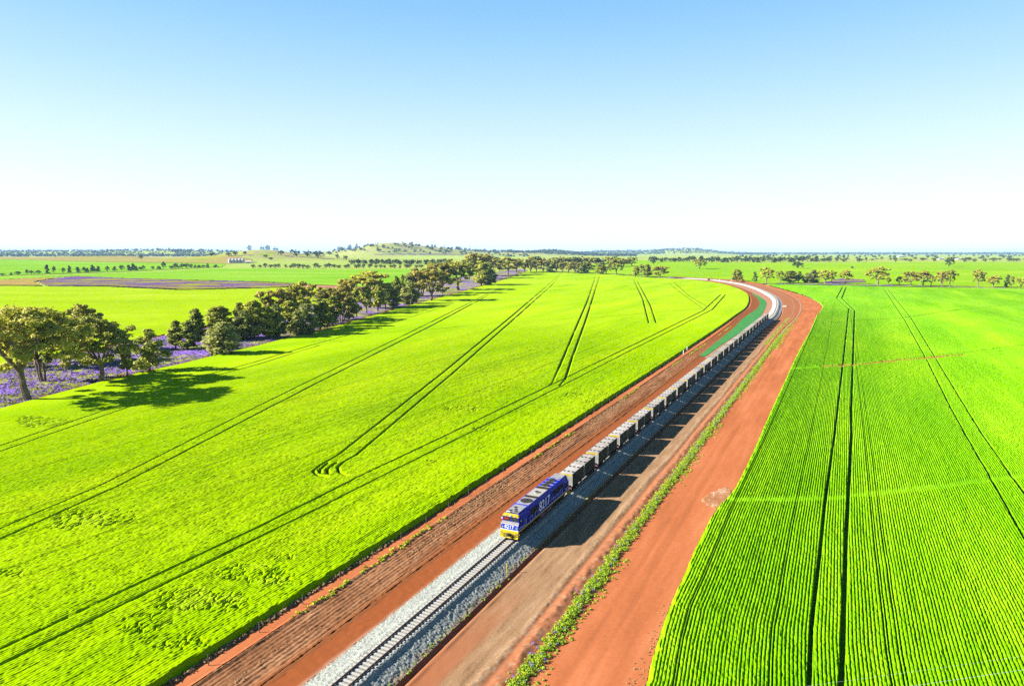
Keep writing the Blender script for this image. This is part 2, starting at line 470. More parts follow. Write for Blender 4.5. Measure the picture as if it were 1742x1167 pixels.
# ------------------------------------------------------------------ geometry helpers for sheets
def inside(poly, x, y):
    poly = np.asarray(poly); r = np.zeros(x.shape, bool)
    n = len(poly); j = n - 1
    for i in range(n):
        xi, yi = poly[i]; xj, yj = poly[j]
        c = ((yi > y) != (yj > y))
        if yi != yj:
            r ^= c & (x < (xj - xi) * (y - yi) / (yj - yi) + xi)
        j = i
    return r


def pdist(line, x, y):
    line = np.asarray(line); d = np.full(x.shape, 1e9)
    for (ax, ay), (bx, by) in zip(line[:-1], line[1:]):
        lx0, lx1 = min(ax, bx), max(ax, bx)
        vx, vy = bx - ax, by - ay; q = vx * vx + vy * vy
        if q < 1e-9: continue
        t = np.clip(((x - ax) * vx + (y - ay) * vy) / q, 0, 1)
        d = np.minimum(d, np.hypot(x - ax - t * vx, y - ay - t * vy))
    return d


def grid_cells(mask_v):
    """vertex mask (rows, cols) -> used vertex index and quads"""
    m = mask_v[:-1, :-1] & mask_v[1:, :-1] & mask_v[:-1, 1:] & mask_v[1:, 1:]
    r, c = np.nonzero(m)
    nc = mask_v.shape[1]
    q = np.stack([r * nc + c, r * nc + c + 1, (r + 1) * nc + c + 1, (r + 1) * nc + c], 1)
    used = np.unique(q); re = np.full(mask_v.size, -1, np.int64); re[used] = np.arange(len(used))
    return used, re[q]


def fan_grid(u0, u1, y0, y1, du, dv):
    us = np.arange(u0, u1, du)
    vs = np.arange(CAM_H / y0, CAM_H / y1, -dv)
    ys = CAM_H / vs
    Y, U = np.meshgrid(ys, us, indexing='ij')
    return U * Y, Y


def sheet(name, poly, material, hfun, du=0.0011, dv=0.0011, u0=-1.05, u1=1.05, y0=42, y1=1700, kind='stuff', label=None, cat=None, smooth=False):
    X, Y = fan_grid(u0, u1, y0, y1, du, dv)
    m = inside(poly, X, Y)
    used, q = grid_cells(m)
    x = X.ravel()[used]; y = Y.ravel()[used]
    z, attrs = hfun(x, y)
    me = np_mesh(name, np.stack([x, y, z], 1), q, attrs, smooth)
    o = link_mesh(name, me, material)
    tag(o, label, cat, kind=kind)
    return o


# ------------------------------------------------------------------ the corridor's axes
T0 = np.array([-0.773, 95.04])
TD = np.array([0.43317, 0.90131])
TN = np.array([0.90131, -0.43317])
TRACK_RZ = -math.atan2(TD[0], TD[1])


def st(s, t):
    return T0 + TD * s + TN * t


US = [-95, -28, -12, 0, 26, 42, 120, 240, 330, 385, 440, 500, 560, 650, 760, 950, 1250]
FAR = dict(
    FE=[(1249, 540), (1271, 523), (1275, 507), (1269, 498.6), (1250, 489.5), (1223, 482.5), (1180, 477), (1127, 474.5)],
    B1=[(1253, 540), (1275, 523), (1278, 507), (1271, 498.6), (1252, 489.5), (1225, 482.5), (1182, 477), (1127.5, 474.3)],
    GL=[(1263.6, 542), (1289, 524), (1291, 511.4), (1279, 500), (1262, 491.5), (1233, 483.2), (1188, 476.9), (1128, 474.2)],
    GR=[(1291, 542), (1303, 522), (1301, 511), (1283, 500), (1264, 491.5), (1236, 483.2), (1191, 476.9), (1128.5, 474.1)],
    BL=[(1302, 540), (1313.5, 522.5), (1312, 510), (1300, 501), (1279, 491), (1250, 483), (1201, 476.6), (1130, 474)],
    BR=[(1324.7, 540), (1330, 523.5), (1328.5, 511.5), (1316.6, 501.5), (1293, 491), (1266, 483), (1211, 476.0), (1136, 472.8)],
    DR=[(1328, 540), (1333, 523.5), (1331, 511.5), (1318.6, 501.5), (1295, 491), (1267.5, 483), (1213, 475.9), (1137, 472.7)],
    W0=[(1354, 540), (1361, 523.5), (1356, 510.5), (1339, 500), (1311, 490.5), (1281, 483), (1228, 476.5), (1144, 472.2)],
    W1=[(1358, 540), (1365, 523.5), (1359.5, 510.5), (1342, 500), (1314, 490.5), (1283, 483), (1230, 476.5), (1145, 472.1)],
    RF=[(1389, 538), (1398.6, 521), (1377, 507), (1352, 498.5), (1320, 489.5), (1293, 482.7), (1245, 476.5), (1150, 472)])
LAT = dict(FE=-17.0, B1=-14.4, GL=-8.2, GR=-7.4, BL=-4.3, BR=3.8, DR=4.9, W0=14.2, W1=16.0, RF=25.4)
CTRL = {}
for k in FAR:
    pts = []
    for i, u in enumerate(US[:9]):
        lt = LAT[k]
        if k == 'RF': lt = [33.0, 27.1, 25.5, 25.1, 24.9, 26.5, 26.6, 26.9, 28.0][i]
        kk = {'FE': [-17.1, -16.9, -17.6, -18.6, -19.8], 'B1': [-14.5, -14.5, -15.2, -16.2, -17.4], 'GL': [-8.2, -8.2, -8.6, -10.7, -12.7],
              'GR': [-7.4, -7.4, -7.6, -6.9, -5.3]}.get(k)
        if kk: lt = float(np.interp(u, [-95, 0, 120, 240, 330], kk))
        pts.append(st(u, lt))
    pts += [flat(*p) for p in FAR[k]]
    CTRL[k] = np.array(pts)


def bnd(k, u):
    """boundary k at parameter u (array) - Catmull-Rom through its control points"""
    C = CTRL[k]; U = np.array(US, float); u = np.atleast_1d(np.asarray(u, float))
    i = np.clip(np.searchsorted(U, u, side='right') - 1, 0, len(U) - 2)
    h = U[i + 1] - U[i]; t = ((u - U[i]) / h)[:, None]
    im, ip = np.maximum(i - 1, 0), np.minimum(i + 2, len(U) - 1)
    m0 = (C[i + 1] - C[im]) / (U[i + 1] - U[im])[:, None] * h[:, None]
    m1 = (C[ip] - C[i]) / (U[ip] - U[i])[:, None] * h[:, None]
    t2, t3 = t * t, t * t * t
    return C[i] * (2 * t3 - 3 * t2 + 1) + m0 * (t3 - 2 * t2 + t) + C[i + 1] * (3 * t2 - 2 * t3) + m1 * (t3 - t2)


def umesh(near, mid, far, u0=-90.0, u1=1240.0, m1=45.0, m2=380.0):
    a = np.arange(u0, m1, near); b = np.arange(m1, m2, mid); c = np.arange(m2, u1 + far, far)
    return np.concatenate([a, b, c[c <= u1 + 1e-6]])


def strip(name, kl, kr, us, fs, zfun, material, attrs=None, kind='structure', smooth=False, label=None, cat=None):
    A = bnd(kl, us); B = bnd(kr, us)
    fs = np.asarray(fs, float)
    XY = A[:, None, :] * (1 - fs)[None, :, None] + B[:, None, :] * fs[None, :, None]
    wid = np.linalg.norm(B - A, axis=1)
    U2, F2 = np.meshgrid(us, fs, indexing='ij')
    X, Y = XY[..., 0], XY[..., 1]
    G = ground(X, Y)
    z, at = zfun(U2, F2, X, Y, wid[:, None])
    V = np.stack([X.ravel(), Y.ravel(), (G + z).ravel()], 1)
    nr, nc = X.shape
    idx = np.arange(nr * nc).reshape(nr, nc)
    q = np.stack([idx[:-1, :-1], idx[:-1, 1:], idx[1:, 1:], idx[1:, :-1]], -1).reshape(-1, 4)
    me = np_mesh(name, V, q, {k: v.ravel() for k, v in (at or {}).items()}, smooth)
    o = link_mesh(name, me, material)
    tag(o, label, cat, kind=kind)
    return o


# ------------------------------------------------------------------ terrain sheet
def build_terrain():
    az = np.concatenate([np.linspace(-180, -62, 60)[:-1], np.linspace(-62, 62, 520), np.linspace(62, 180, 60)[1:]])
    ds = np.concatenate([[0.5], np.geomspace(20, 1000, 40)[:-1], np.geomspace(1000, 12000, 260)[:-1], np.geomspace(12000, 60000, 30)])
    A, D = np.meshgrid(np.radians(az), ds, indexing='ij')
    X, Y = D * np.sin(A), D * np.cos(A)
    Z = ground(X, Y) - 1.2 + 1.1 * ss((D - 900) / 500)
    rg = np.zeros_like(X)
    for hx, hy, a, wx, wy in HILLS[:9]:
        rg = np.maximum(rg, 1.4 * np.exp(-((X - hx) / wx / 1.2) ** 2 - ((Y - hy) / wy / 1.2) ** 2))
    nr, nc = X.shape
    idx = np.arange(nr * nc).reshape(nr, nc)
    q = np.stack([idx[:-1, :-1], idx[1:, :-1], idx[1:, 1:], idx[:-1, 1:]], -1).reshape(-1, 4)
    q = q[:, ::-1]
    me = np_mesh('ground', np.stack([X.ravel(), Y.ravel(), Z.ravel()], 1), q, {'rough': np.clip(rg, 0, 1).ravel()}, True)
    tag(link_mesh('ground', me, M['terrain']), kind='structure')


build_terrain()


def rot_coords(x, y, azd):
    a = R(azd)
    return x * math.cos(a) - y * math.sin(a), x * math.sin(a) + y * math.cos(a)   # across, along


# ------------------------------------------------------------------ left wheat field
uu = np.arange(-90, 1241, 6.0)
FE_LINE = bnd('FE', uu)
BELT_FRONT = [(-330, 800), (0, 699), (90, 675), (167, 654), (231, 639), (300, 624), (380, 604), (437, 591), (480, 579.5), (549, 563),
              (608, 546), (687, 523.5), (735, 511), (782, 498.5), (825, 486), (873, 471.5), (900, 464)]
BELT_BACK = [(-330, 690), (0, 627), (110, 606), (216, 582.5), (283, 570), (360, 556.5), (430, 543), (520, 522), (620, 499), (700, 483), (780, 472.5), (850, 464), (890, 461.5)]
FIELD_TOP = [(983, 465.8), (1037, 468.3), (1081, 472.5)]
left_poly = [tuple(p) for p in FE_LINE] + [tuple(flat(*p)) for p in FIELD_TOP[::-1]] + [tuple(flat(*p)) for p in BELT_FRONT[::-1]] + [tuple(flat(-330, 1500))]
LT = [  # wheel tracks, image polylines laid onto the ground, with strength
    ([(-150, 1190), (0, 1116), (440, 904), (613, 816), (775, 738), (933, 661), (1060, 598), (1197, 530), (1227, 502)], 1.0, 0.40),
    ([(-150, 1216), (0, 1143), (440, 923), (656, 813), (800, 741), (960, 658), (1073, 599), (1212, 528.5), (1235, 502)], 1.0, 0.34),
    ([(556, 818), (540, 814), (533, 807), (547, 796), (577, 778.6), (751, 640), (860, 549), (929, 490), (957.6, 464.5)], 1.0, 0.42),
    ([(590, 815), (577, 809), (575, 801), (584.5, 792), (606, 780), (769, 640), (860, 558), (937, 488.7), (960, 464.5)], 1.0, 0.42),
    ([(545, 811), (544, 805), (557, 794)], 0.9, 0.5), ([(558, 812), (557, 804), (572, 793)], 0.9, 0.5),
    ([(-100, 950), (0, 908), (176, 830), (435, 698), (553.6, 639), (705, 564.5), (841.5, 496)], 0.9, 0.30),
    ([(-100, 970), (0, 926), (200, 834), (458.5, 698), (577, 636.5), (733.5, 557), (844, 497)], 1.0, 0.42),
    ([(0, 764), (188, 700), (329, 648), (437, 618.5), (530, 590), (667, 552), (777, 517)], 0.55, 0.35),
    ([(0, 774), (212, 700), (350, 648), (437, 624), (545, 590)], 0.45, 0.35),
    ([(1014, 470.7), (1000, 513), (980, 560), (960, 608), (940, 655), (934, 660)], 1.0, 0.42),
    ([(1020.6, 470.7), (996, 549), (973, 613), (962, 648), (952, 660)], 1.0, 0.45),
    ([(1078.5, 477), (1094, 510.5), (1104, 551.6)], 0.95, 0.4), ([(1085, 479.7), (1106.7, 520.8), (1116.5, 551.6)], 0.95, 0.4),
    ([(1148, 482), (1173.5, 505), (1204, 523)], 0.5, 0.4), ([(1140, 484), (1160, 500), (1196, 526)], 0.35, 0.4),
    ([(560, 572), (700, 566), (860, 550), (1004, 542.6), (1100, 535), (1204, 526)], 0.45, 0.5),
    ([(906, 466), (880, 478), (850, 490)], 0.5, 0.4), ([(935, 468), (915, 478)], 0.5, 0.4),
]
LTW = [(np.array([flat(*p) for p in pl]), s, w) for pl, s, w in LT]
LODGED = [(160, 888, 70, 15, 1.0), (110, 905, 30, 8, .6), (255, 1070, 40, 16, .9), (330, 1030, 75, 20, .9), (430, 985, 60, 18, .9), (300, 1100, 60, 14, .6), (480, 955, 30, 8, .7),
          (70, 722, 45, 9, .8), (230, 655, 60, 8, .3), (800, 700, 25, 5, .7), (820, 735, 14, 4, .8), (975, 675, 16, 5, .7), (1000, 688, 12, 3, .6), (30, 985, 25, 6, .5),
          (440, 735, 20, 3, .4), (770, 700, 20, 5, .6), (735, 790, 9, 2.5, .8), (380, 632, 36, 4, .6), (560, 583, 30, 3, .5), (700, 530, 22, 2.5, .7), (640, 545, 18, 2, .6)]
LODGE_W = []
for cx, cy, rx, ry, s in LODGED:
    c = flat(cx, cy); a = flat(cx + rx, cy); b = flat(cx, cy - ry)
    LODGE_W.append((c, a - c, b - c, s))


def build_left():
    step_t = [15.0]
    while step_t[-1] < 1100:
        t = step_t[-1]
        step_t.append(t + (0.082 if t < 150 else 0.082 + (t - 150) * 0.004 if t < 450 else 1.28 + (t - 450) * 0.004))
    ts = -np.array(step_t)[::-1]
    ts = np.concatenate([ts, np.arange(-14.2, 30, 0.8)])
    ys = [-75.0]
    while ys[-1] < 1500:
        q = ys[-1]
        ys.append(q + max(0.11, 0.11 + max(0, (q + 30)) * 0.0034))
    Sg, Tg = np.meshgrid(np.array(ys), ts, indexing='ij')
    X = T0[0] + TD[0] * Sg + TN[0] * Tg; Y = T0[1] + TD[1] * Sg + TN[1] * Tg
    m = (Y > 40) & (np.abs(X / np.maximum(Y, 1)) < 0.98) & ((Tg <= -14.9) | (Sg > 360))
    m[m] = inside(left_poly, X[m], Y[m])
    used, q = grid_cells(m)
    x = X.ravel()[used]; y = Y.ravel()[used]; s = Sg.ravel()[used]; t = Tg.ravel()[used]
    RS = 0.42
    de = pdist(FE_LINE, x, y)
    amp = ss((230 + t) / 170) * ss((420 - s) / 300)
    ph = t + 0.12 * (fbm(s * 0.10, t * 0.4, 9, 2) - 0.5)
    rid = np.floor(ph / RS)
    rows = np.abs(((ph / RS) % 1.0) - 0.5) * 2
    h = 0.80 + 0.15 * (fbm(x * 0.05, y * 0.05, 5, 3) - 0.5)
    rv = _hash(rid, rid * 0 + 5, 13)
    pat = fbm(s * 0.03, t * 0.06, 15, 3)
    h = h - amp * 0.10 * ss((rows - 0.45) / 0.4) * np.clip(0.35 + 0.55 * vnoise(s * 0.5, rid * 2.7, 11) + 0.5 * (rv > .93) + 0.35 * (pat - 0.5), 0.1, 1.3)
    h = h + amp * 0.08 * (vnoise(s * 2.2, ph / RS * 1.6, 31) - 0.5) + 0.03 * (vnoise(s * 0.35, t * 0.9, 33) - 0.5)
    h = h + 0.06 * amp * (vnoise(s * 4.5, t * 4.5, 37) - 0.5)
    grp = vnoise(t * 0.5, s * 0.03, 21)
    h = h + 0.025 * (grp - 0.5) + 0.03 * (vnoise(x * 0.25, y * 0.10, 35) - 0.5)
    lod = np.zeros_like(x)
    for c, ea, eb, k in LODGE_W:
        det = ea[0] * eb[1] - ea[1] * eb[0]
        px, py = x - c[0], y - c[1]
        p_ = (px * eb[1] - py * eb[0]) / det; q_ = (ea[0] * py - ea[1] * px) / det
        lod = np.maximum(lod, k * ss((1.2 - np.hypot(p_, q_) + 1.1 * (fbm(x * 0.3, y * 0.3, 41, 2) - 0.5)) / 0.5))
    rg_ = 1 - np.abs(2 * fbm(s * 0.6 + t * 0.35, t * 1.5, 43, 3) - 1)
    h = h - lod * 0.40 * ss((rg_ - 0.84) / 0.12)
    trk = np.zeros_like(x)
    wr = 0.14 * (vnoise(x * 0.5, y * 0.5, 51) - 0.5)
    for k, (ln, st_, w) in enumerate(LTW):
        lx0, ly0 = ln.min(0) - 3; lx1, ly1 = ln.max(0) + 3
        g = (x > lx0) & (x < lx1) & (y > ly0) & (y < ly1)
        if not g.any(): continue
        d = pdist(ln, x[g], y[g])
        ww = w * (1.0 + np.clip((y[g] - 150) / 420, 0, 1.1))
        brk = np.clip(0.25 + 1.5 * vnoise(s[g] * 0.05 + 7 * k, x[g] * 0.01, 53), 0.35, 1)
        if k == 0: brk = brk * (0.45 + 0.75 * (np.sin(s[g] * 2 * math.pi / 2.6) > -0.2))
        trk[g] = np.maximum(trk[g], st_ * brk * ss((ww * 0.82 + wr[g] * 0.6 - d) / (ww * 0.3)))
    trk = np.clip(trk, 0, 1)
    h = h * (1 - 0.9 * trk)
    edge = ss((de + 0.5 * (vnoise(x * 0.8, y * 0.8, 3) - 0.5) - 0.1) / 0.5)
    z = ground(x, y) + np.maximum(h, 0.05) * edge + 0.02
    tone = np.clip(1.3 * fbm(x * 0.012, y * 0.006, 61, 4) - 0.35 + 0.3 * (grp - 0.5), 0, 1) * np.clip(y / 500, 0.12, 0.8)
    tone = np.maximum(tone, 0.6 * lod * ss((fbm(x * 0.2, y * 0.2, 63, 2) - 0.5) / 0.2))
    me = np_mesh('wheat_crop', np.stack([x, y, z], 1), q, {'track': trk * 0.85, 'tone': np.clip(tone, 0, 1)}, False)
    tag(link_mesh('wheat_crop', me, M['crop_left']), 'bright lime wheat crop left of the railway with wheel tracks and lodged patches', 'crop field', kind='stuff')


build_left()

# ------------------------------------------------------------------ right canola field (rows along the railway)
RF_LINE = bnd('RF', uu)
RTOP = [(1293, 483), (1350, 483.6), (1423, 485), (1557, 487.5), (1742, 492.6), (1990, 499)]
RTR = [
    ([(1372, 1200), (1376.5, 1164), (1380, 1070.7), (1395.5, 937.6), (1403, 861.6), (1420, 740), (1424.7, 699.6), (1435, 611), (1444, 526), (1423.4, 508), (1433.7, 488.7)], 1, 0.34),
    ([(1427, 1200), (1431.6, 1158), (1439, 922), (1448.7, 740), (1448, 699.6), (1454, 528.6), (1432.4, 508), (1440, 488.7)], 1, 0.42),
    ([(1800, 1030), (1742, 920.5), (1684, 816), (1640.6, 740), (1618.8, 699.6), (1577.7, 616), (1538, 544), (1504.4, 492.6)], .85, 0.3),
    ([(1800, 950), (1742, 842.6), (1711, 800.8), (1669, 740), (1644.6, 699.6), (1593, 613.4), (1549.4, 541.4), (1511, 492.6)], .85, 0.3),
    ([(1385, 552.5), (1459, 547), (1531.4, 542.7), (1626.6, 528.6), (1711.5, 521)], .55, 0.7),
    ([(1711.5, 521), (1640, 511), (1557, 499), (1506, 490)], .55, 0.8),
    ([(1357, 486.5), (1366, 490)], .5, .5),
]
RTRW = [(np.array([flat(*p) for p in pl]), s, w) for pl, s, w in RTR]
BANK1 = np.array([flat(*p) for p in [(1346, 629.5), (1400, 625), (1459.5, 620), (1557, 610.5), (1639.4, 603), (1742, 590), (1900, 570)]])
BANK2 = np.array([flat(*p) for p in [(1247, 853), (1320, 854), (1407, 851), (1536, 838), (1742, 811), (1900, 788)]])
SOILP = np.array([flat(*p) for p in [(1402, 625.3), (1470, 620.5), (1557, 612), (1640, 605)]])


def build_right():
    step_t = list(np.arange(-260.0, 20.9, 0.8)) + [21.0]
    while step_t[-1] < 1150:
        t = step_t[-1]
        step_t.append(t + (0.065 if t < 105 else 0.065 + (t - 105) * 0.0035 if t < 420 else 1.2 + (t - 420) * 0.006))
    ts = np.array(step_t)
    ys = [-75.0]
    while ys[-1] < 900:
        s = ys[-1]
        ys.append(s + max(0.10, 0.10 + max(0, (s + 30)) * 0.0042))
    sa = np.array(ys)
    # row field follows the field's gently bowed edge: lateral offset as a function of s
    offs = np.interp(sa, [-75, -40, -22, -13, -6, 2, 28, 82, 170, 367, 900], [2.8, 2.8, 2.05, 0.85, 0.25, 0.3, 0.1, 0.8, 1.2, 1.8, 1.8])
    Sg, Tg = np.meshgrid(sa, ts, indexing='ij')
    fall = np.exp(-np.maximum(Tg - 25, 0) / 22.0)
    Tt = Tg + offs[:, None] * fall
    X = T0[0] + TD[0] * Sg + TN[0] * Tt; Y = T0[1] + TD[1] * Sg + TN[1] * Tt
    poly = [tuple(p) for p in RF_LINE[::1] if True]
    cut = int(np.searchsorted(uu, 755))
    poly = [tuple(p) for p in RF_LINE[:cut]] + [tuple(flat(*p)) for p in RTOP] + [tuple(flat(2400, 640)), tuple(flat(2400, 1500)), tuple(flat(1150, 1500))]
    m = inside(poly, X, Y) & (Y > 38) & (np.abs(X / np.maximum(Y, 1)) < 1.0)
    used, q = grid_cells(m)
    x = X.ravel()[used]; y = Y.ravel()[used]; s = Sg.ravel()[used]; t = Tg.ravel()[used]
    RS = 0.40
    de = pdist(RF_LINE, x, y)
    amp = ss((400 - t) / 260) * ss((680 - s) / 380)
    ph = t + 0.09 * (fbm(s * 0.12, t * 0.5, 109, 2) - 0.5)
    rid = np.floor(ph / RS)
    rows = np.abs(((ph / RS) % 1.0) - 0.5) * 2
    rowvar = _hash(rid, rid * 0 + 3, 7)
    jit = 0.30 * (_hash(rid, rid * 0 + 9, 8) - 0.5) + 0.25 * (vnoise(s * 0.12, rid * 1.3, 107) - 0.5)
    gapw = np.where(rowvar > 0.90, 0.28, 0.56) + jit * 0.5
    h = 0.62 + 0.2 * (fbm(x * 0.03, y * 0.03, 105, 3) - 0.5)
    h = h - amp * (0.23 + 0.25 * (rowvar > 0.9)) * ss((rows - gapw) / 0.35) * (0.75 + 0.5 * vnoise(s * 0.5, rid * 3.1, 111))
    clumps = vnoise(s * 2.3, ph / RS * 1.7, 113)
    h = h + 0.13 * amp * (clumps - 0.5) + 0.10 * amp * (vnoise(s * 5, t * 6, 114) - 0.5) + 0.10 * (vnoise(s * 0.5, ph * 0.9, 115) - 0.5)
    grp = vnoise(ph * 0.35, s * 0.02, 117)
    h = h + 0.10 * (grp - 0.5)
    trk = np.zeros_like(x)
    for k, (ln, st_, w) in enumerate(RTRW):
        d = pdist(ln, x, y)
        ww = w * (1 + np.clip((y - 150) / 450, 0, 1.2)) + 0.10 * (vnoise(x * 0.4, y * 0.4, 119) - 0.5)
        trk = np.maximum(trk, st_ * ss((ww * 0.85 - d) / (ww * 0.3)) * np.clip(0.55 + 0.9 * vnoise(s * 0.08, t * 0 + k, 121), 0, 1))
    b1 = pdist(BANK1, x, y); b2 = pdist(BANK2, x, y)
    bank = np.maximum(0.8 * ss((2.6 - b1) / 2.0), 0.75 * ss((1.7 - b2 + 0.8 * (vnoise(x * 0.3, y * 0.3, 124) - .5)) / 1.2))
    h = h * (1 - bank) + bank * (0.34 + 0.16 * vnoise(x * 0.9, y * 0.9, 123))
    sd = pdist(SOILP, x, y)
    soil = ss((1.7 - sd + 2.2 * (fbm(x * 0.22, y * 0.22, 125, 3) - 0.5)) / 0.7) * 0.9
    rough_edge = ss((3.0 - np.abs(b1 - 2.4)) / 2.0) * 0.35 * (vnoise(x * 0.9, y * 0.5, 127) - 0.4)
    h = h + rough_edge
    h = h * (1 - soil) * (1 - 0.92 * trk)
    edge = ss((de + 0.5 * (vnoise(x * 0.8, y * 0.8, 129) - 0.5)) / 0.5)
    z = ground(x, y) + np.maximum(h, 0.03) * edge + 0.02
    tone = np.clip(1.4 * fbm(x * 0.01, y * 0.006, 131, 4) - 0.45, 0, 1) * np.clip((y - 60) / 400, 0.05, 0.9) + 0.12 * ss((2.0 - b2) / 1.5)
    me = np_mesh('canola_crop', np.stack([x, y, z], 1), q, {'track': np.clip(trk, 0, 1) * 0.85, 'tone': np.clip(tone, 0, 1), 'soil': soil}, False)
    tag(link_mesh('canola_crop', me, M['crop_right']), 'green canola crop in close drilled rows right of the red road', 'crop field', kind='stuff')


build_right()

# ------------------------------------------------------------------ flowered tree belt and the far paddocks
belt_poly = [tuple(flat(*p)) for p in BELT_FRONT] + [tuple(flat(*p)) for p in BELT_BACK[::-1]]
BF = np.array([flat(*p) for p in BELT_FRONT]); BB = np.array([flat(*p) for p in BELT_BACK])


def belt_h(x, y):
    d = pdist(BF, x, y); d2 = pdist(BB, x, y)
    h = 0.05 + 0.45 * fbm(x * 0.4, y * 0.4, 71, 3) * ss((d - 0.8) / 2)
    n = fbm(x * 0.06, y * 0.06, 73, 4)
    grass = np.clip(ss((n - 0.5) / 0.16) + ss((8.0 - d) / 3) * 0.7, 0, 1)
    red = np.maximum(ss((4.6 - d + 2.0 * (vnoise(x * 0.2, y * 0.2, 75) - 0.5)) / 1.2) * ss((y - 60) / 40), ss((3.0 - d2) / 1.0))
    h = h * (1 - 0.9 * ss((5.0 - d) / 1.5))
    return ground(x, y) + h, {'grass': grass, 'redsoil': red}


_m = M['purple']
Nn = _m.node_tree.nodes; Ln = _m.node_tree.links
bc = Nn["Principled BSDF"].inputs["Base Color"]; src = bc.links[0].from_socket
a_ = Nn.new("ShaderNodeAttribute"); a_.attribute_name = "redsoil"
m_ = Nn.new("ShaderNodeMix"); m_.data_type = 'RGBA'; m_.inputs[7].default_value = (0.15, 0.05, 0.022, 1)
Ln.new(a_.outputs["Fac"], m_.inputs[0]); Ln.new(src, m_.inputs[6]); Ln.new(m_.outputs[2], bc)
sheet('flower_meadow', belt_poly, M['purple'], belt_h, du=0.0012, dv=0.0009, y1=1750, label='purple flowering weeds and dry grass under the belt of trees', cat='wildflowers')


def plain_h(off, amp=0.0, f=0.05):
    def fn(x, y):
        return ground(x, y) + off + amp * fbm(x * f, y * f, 81, 3), {}
    return fn


def hits(pl):
    return [(hit(*p).x, hit(*p).y) for p in pl]


PAD = dict(du=0.004, dv=0.0004, u0=-1.05, u1=1.05)
sheet('lime_paddock', hits([(-330, 688)] + BELT_BACK[1:9] + [(615, 498), (569, 491.5), (490, 489.5), (437, 491), (308, 494), (180, 488), (0, 486.5), (-330, 487)]),
      M['far_lime'], plain_h(0.2, 0.5, 0.08), y0=150, y1=1400, label='pale lime paddock behind the flowered tree belt on the left', cat='paddock', **PAD)
M['dry'] = mat('dry pasture', [(0.3, (0.15, 0.10, 0.03)), (0.45, (0.24, 0.24, 0.03)), (0.55, (0.28, 0.16, 0.06)), (0.7, (0.34, 0.22, 0.10))], scale=0.03, detail=9, stretch=(0.3, 1, 1), fine=(0.25, 0.4))
sheet('dry_patch', hits([(-330, 487), (0, 486.3), (75, 486.8), (60, 480), (95, 474), (130, 470.5), (0, 476.5), (-330, 479)]),
      M['dry'], plain_h(0.35, 1.2, 0.05), y0=500, y1=2000, label='brown dry pasture at the left end of the purple patch', cat='pasture', **PAD)
sheet('flower_patch', hits([(75, 486.8), (180, 487.8), (308, 493.8), (437, 490.8), (490, 489.3), (500, 484), (437, 480), (231, 474.5), (130, 470.5), (95, 474), (60, 480)]),
      M['purple_far'], plain_h(0.35, 1.2, 0.05), y0=500, y1=2000, label='mound of purple flowering weeds between two lime paddocks', cat='wildflowers', **PAD)
sheet('red_path', hits([(490, 489.3), (569, 491.5), (640, 497), (700, 486), (640, 489), (569, 486.5), (500, 483.2), (437, 479.3), (437, 480.3), (500, 484.4)]),
      M['soil_orange'], plain_h(0.45), y0=500, y1=2000, kind='structure', **PAD)
sheet('green_paddock', hits([(-330, 479), (0, 476.5), (130, 470.5), (231, 474.5), (437, 479.3), (569, 486.5), (640, 489), (720, 480), (790, 471), (860, 463), (760, 457.5), (560, 458.3), (440, 457), (380, 456), (240, 463), (0, 471), (-330, 477)]),
      M['far_green'], plain_h(0.4), y0=600, y1=3000, label='mid green paddock in front of the left row of small trees', cat='paddock', **PAD)
sheet('upper_paddock', hits([(-330, 476), (0, 470), (240, 462), (380, 455), (385, 449.5), (180, 446.5), (60, 442.5), (-330, 441)]),
      M['far_green'], plain_h(0.5), y0=800, y1=6000, label='bright paddock rising behind the left row of small trees', cat='paddock', du=0.004, dv=0.00015, u0=-1.05, u1=1.05)
M['brown_grass'] = mat('brown rough pasture', [(0.32, (0.15, 0.19, 0.02)), (0.45, (0.24, 0.24, 0.03)), (0.54, (0.27, 0.20, 0.06)), (0.62, (0.20, 0.15, 0.10)), (0.72, (0.29, 0.22, 0.09))], scale=0.012, detail=9, stretch=(0.3, 1, 1), fine=(0.1, 0.3))
sheet('brown_pasture', hits([(-330, 440.5), (0, 441.8), (60, 442.2), (180, 446.2), (385, 449.2), (440, 447), (430, 441), (250, 437.5), (0, 436), (-330, 435.5)]),
      M['brown_grass'], plain_h(0.6), y0=900, y1=8000, label='brown rough pasture below the far woods at the upper left', cat='pasture', du=0.004, dv=0.00012, u0=-1.05, u1=0)
sheet('rising_paddock', hits([(1040, 466.5), (1090, 471), (1150, 471.3), (1245, 476.3), (1293, 482.5), (1350, 483.3), (1423, 484.7), (1557, 487.2), (1742, 492.2), (2100, 503), (2100, 449), (1742, 447), (1560, 446), (1400, 447.5), (1300, 447), (1200, 446), (1100, 443), (1060, 444), (990, 452), (985, 463)]),
      M['far_right'], plain_h(0.25), y0=500, y1=6000, label='broad bright green paddock rising beyond the railway curve', cat='paddock', du=0.004, dv=0.00015, u0=-1.05, u1=1.05)
sheet('flower_strip', hits([(1385, 484), (1440, 482), (1475, 481), (1470, 476), (1430, 474), (1415, 477), (1400, 481)]), M['purple_far'], plain_h(0.5, 0.5), y0=500, y1=2000,
      label='strip of purple flowers beside the gum trees beyond the canola', cat='wildflowers', du=0.002, dv=0.0004, u0=0.3, u1=0.8)
sheet('hill_flowers', hits([(620, 435), (700, 434.2), (790, 434.5), (800, 432), (700, 431), (640, 432)]), M['purple_far'], plain_h(1.0), y0=2000, y1=9000,
      label='purple flowering slope at the foot of the far hill', cat='wildflowers', du=0.004, dv=0.00008, u0=-0.4, u1=0.1)
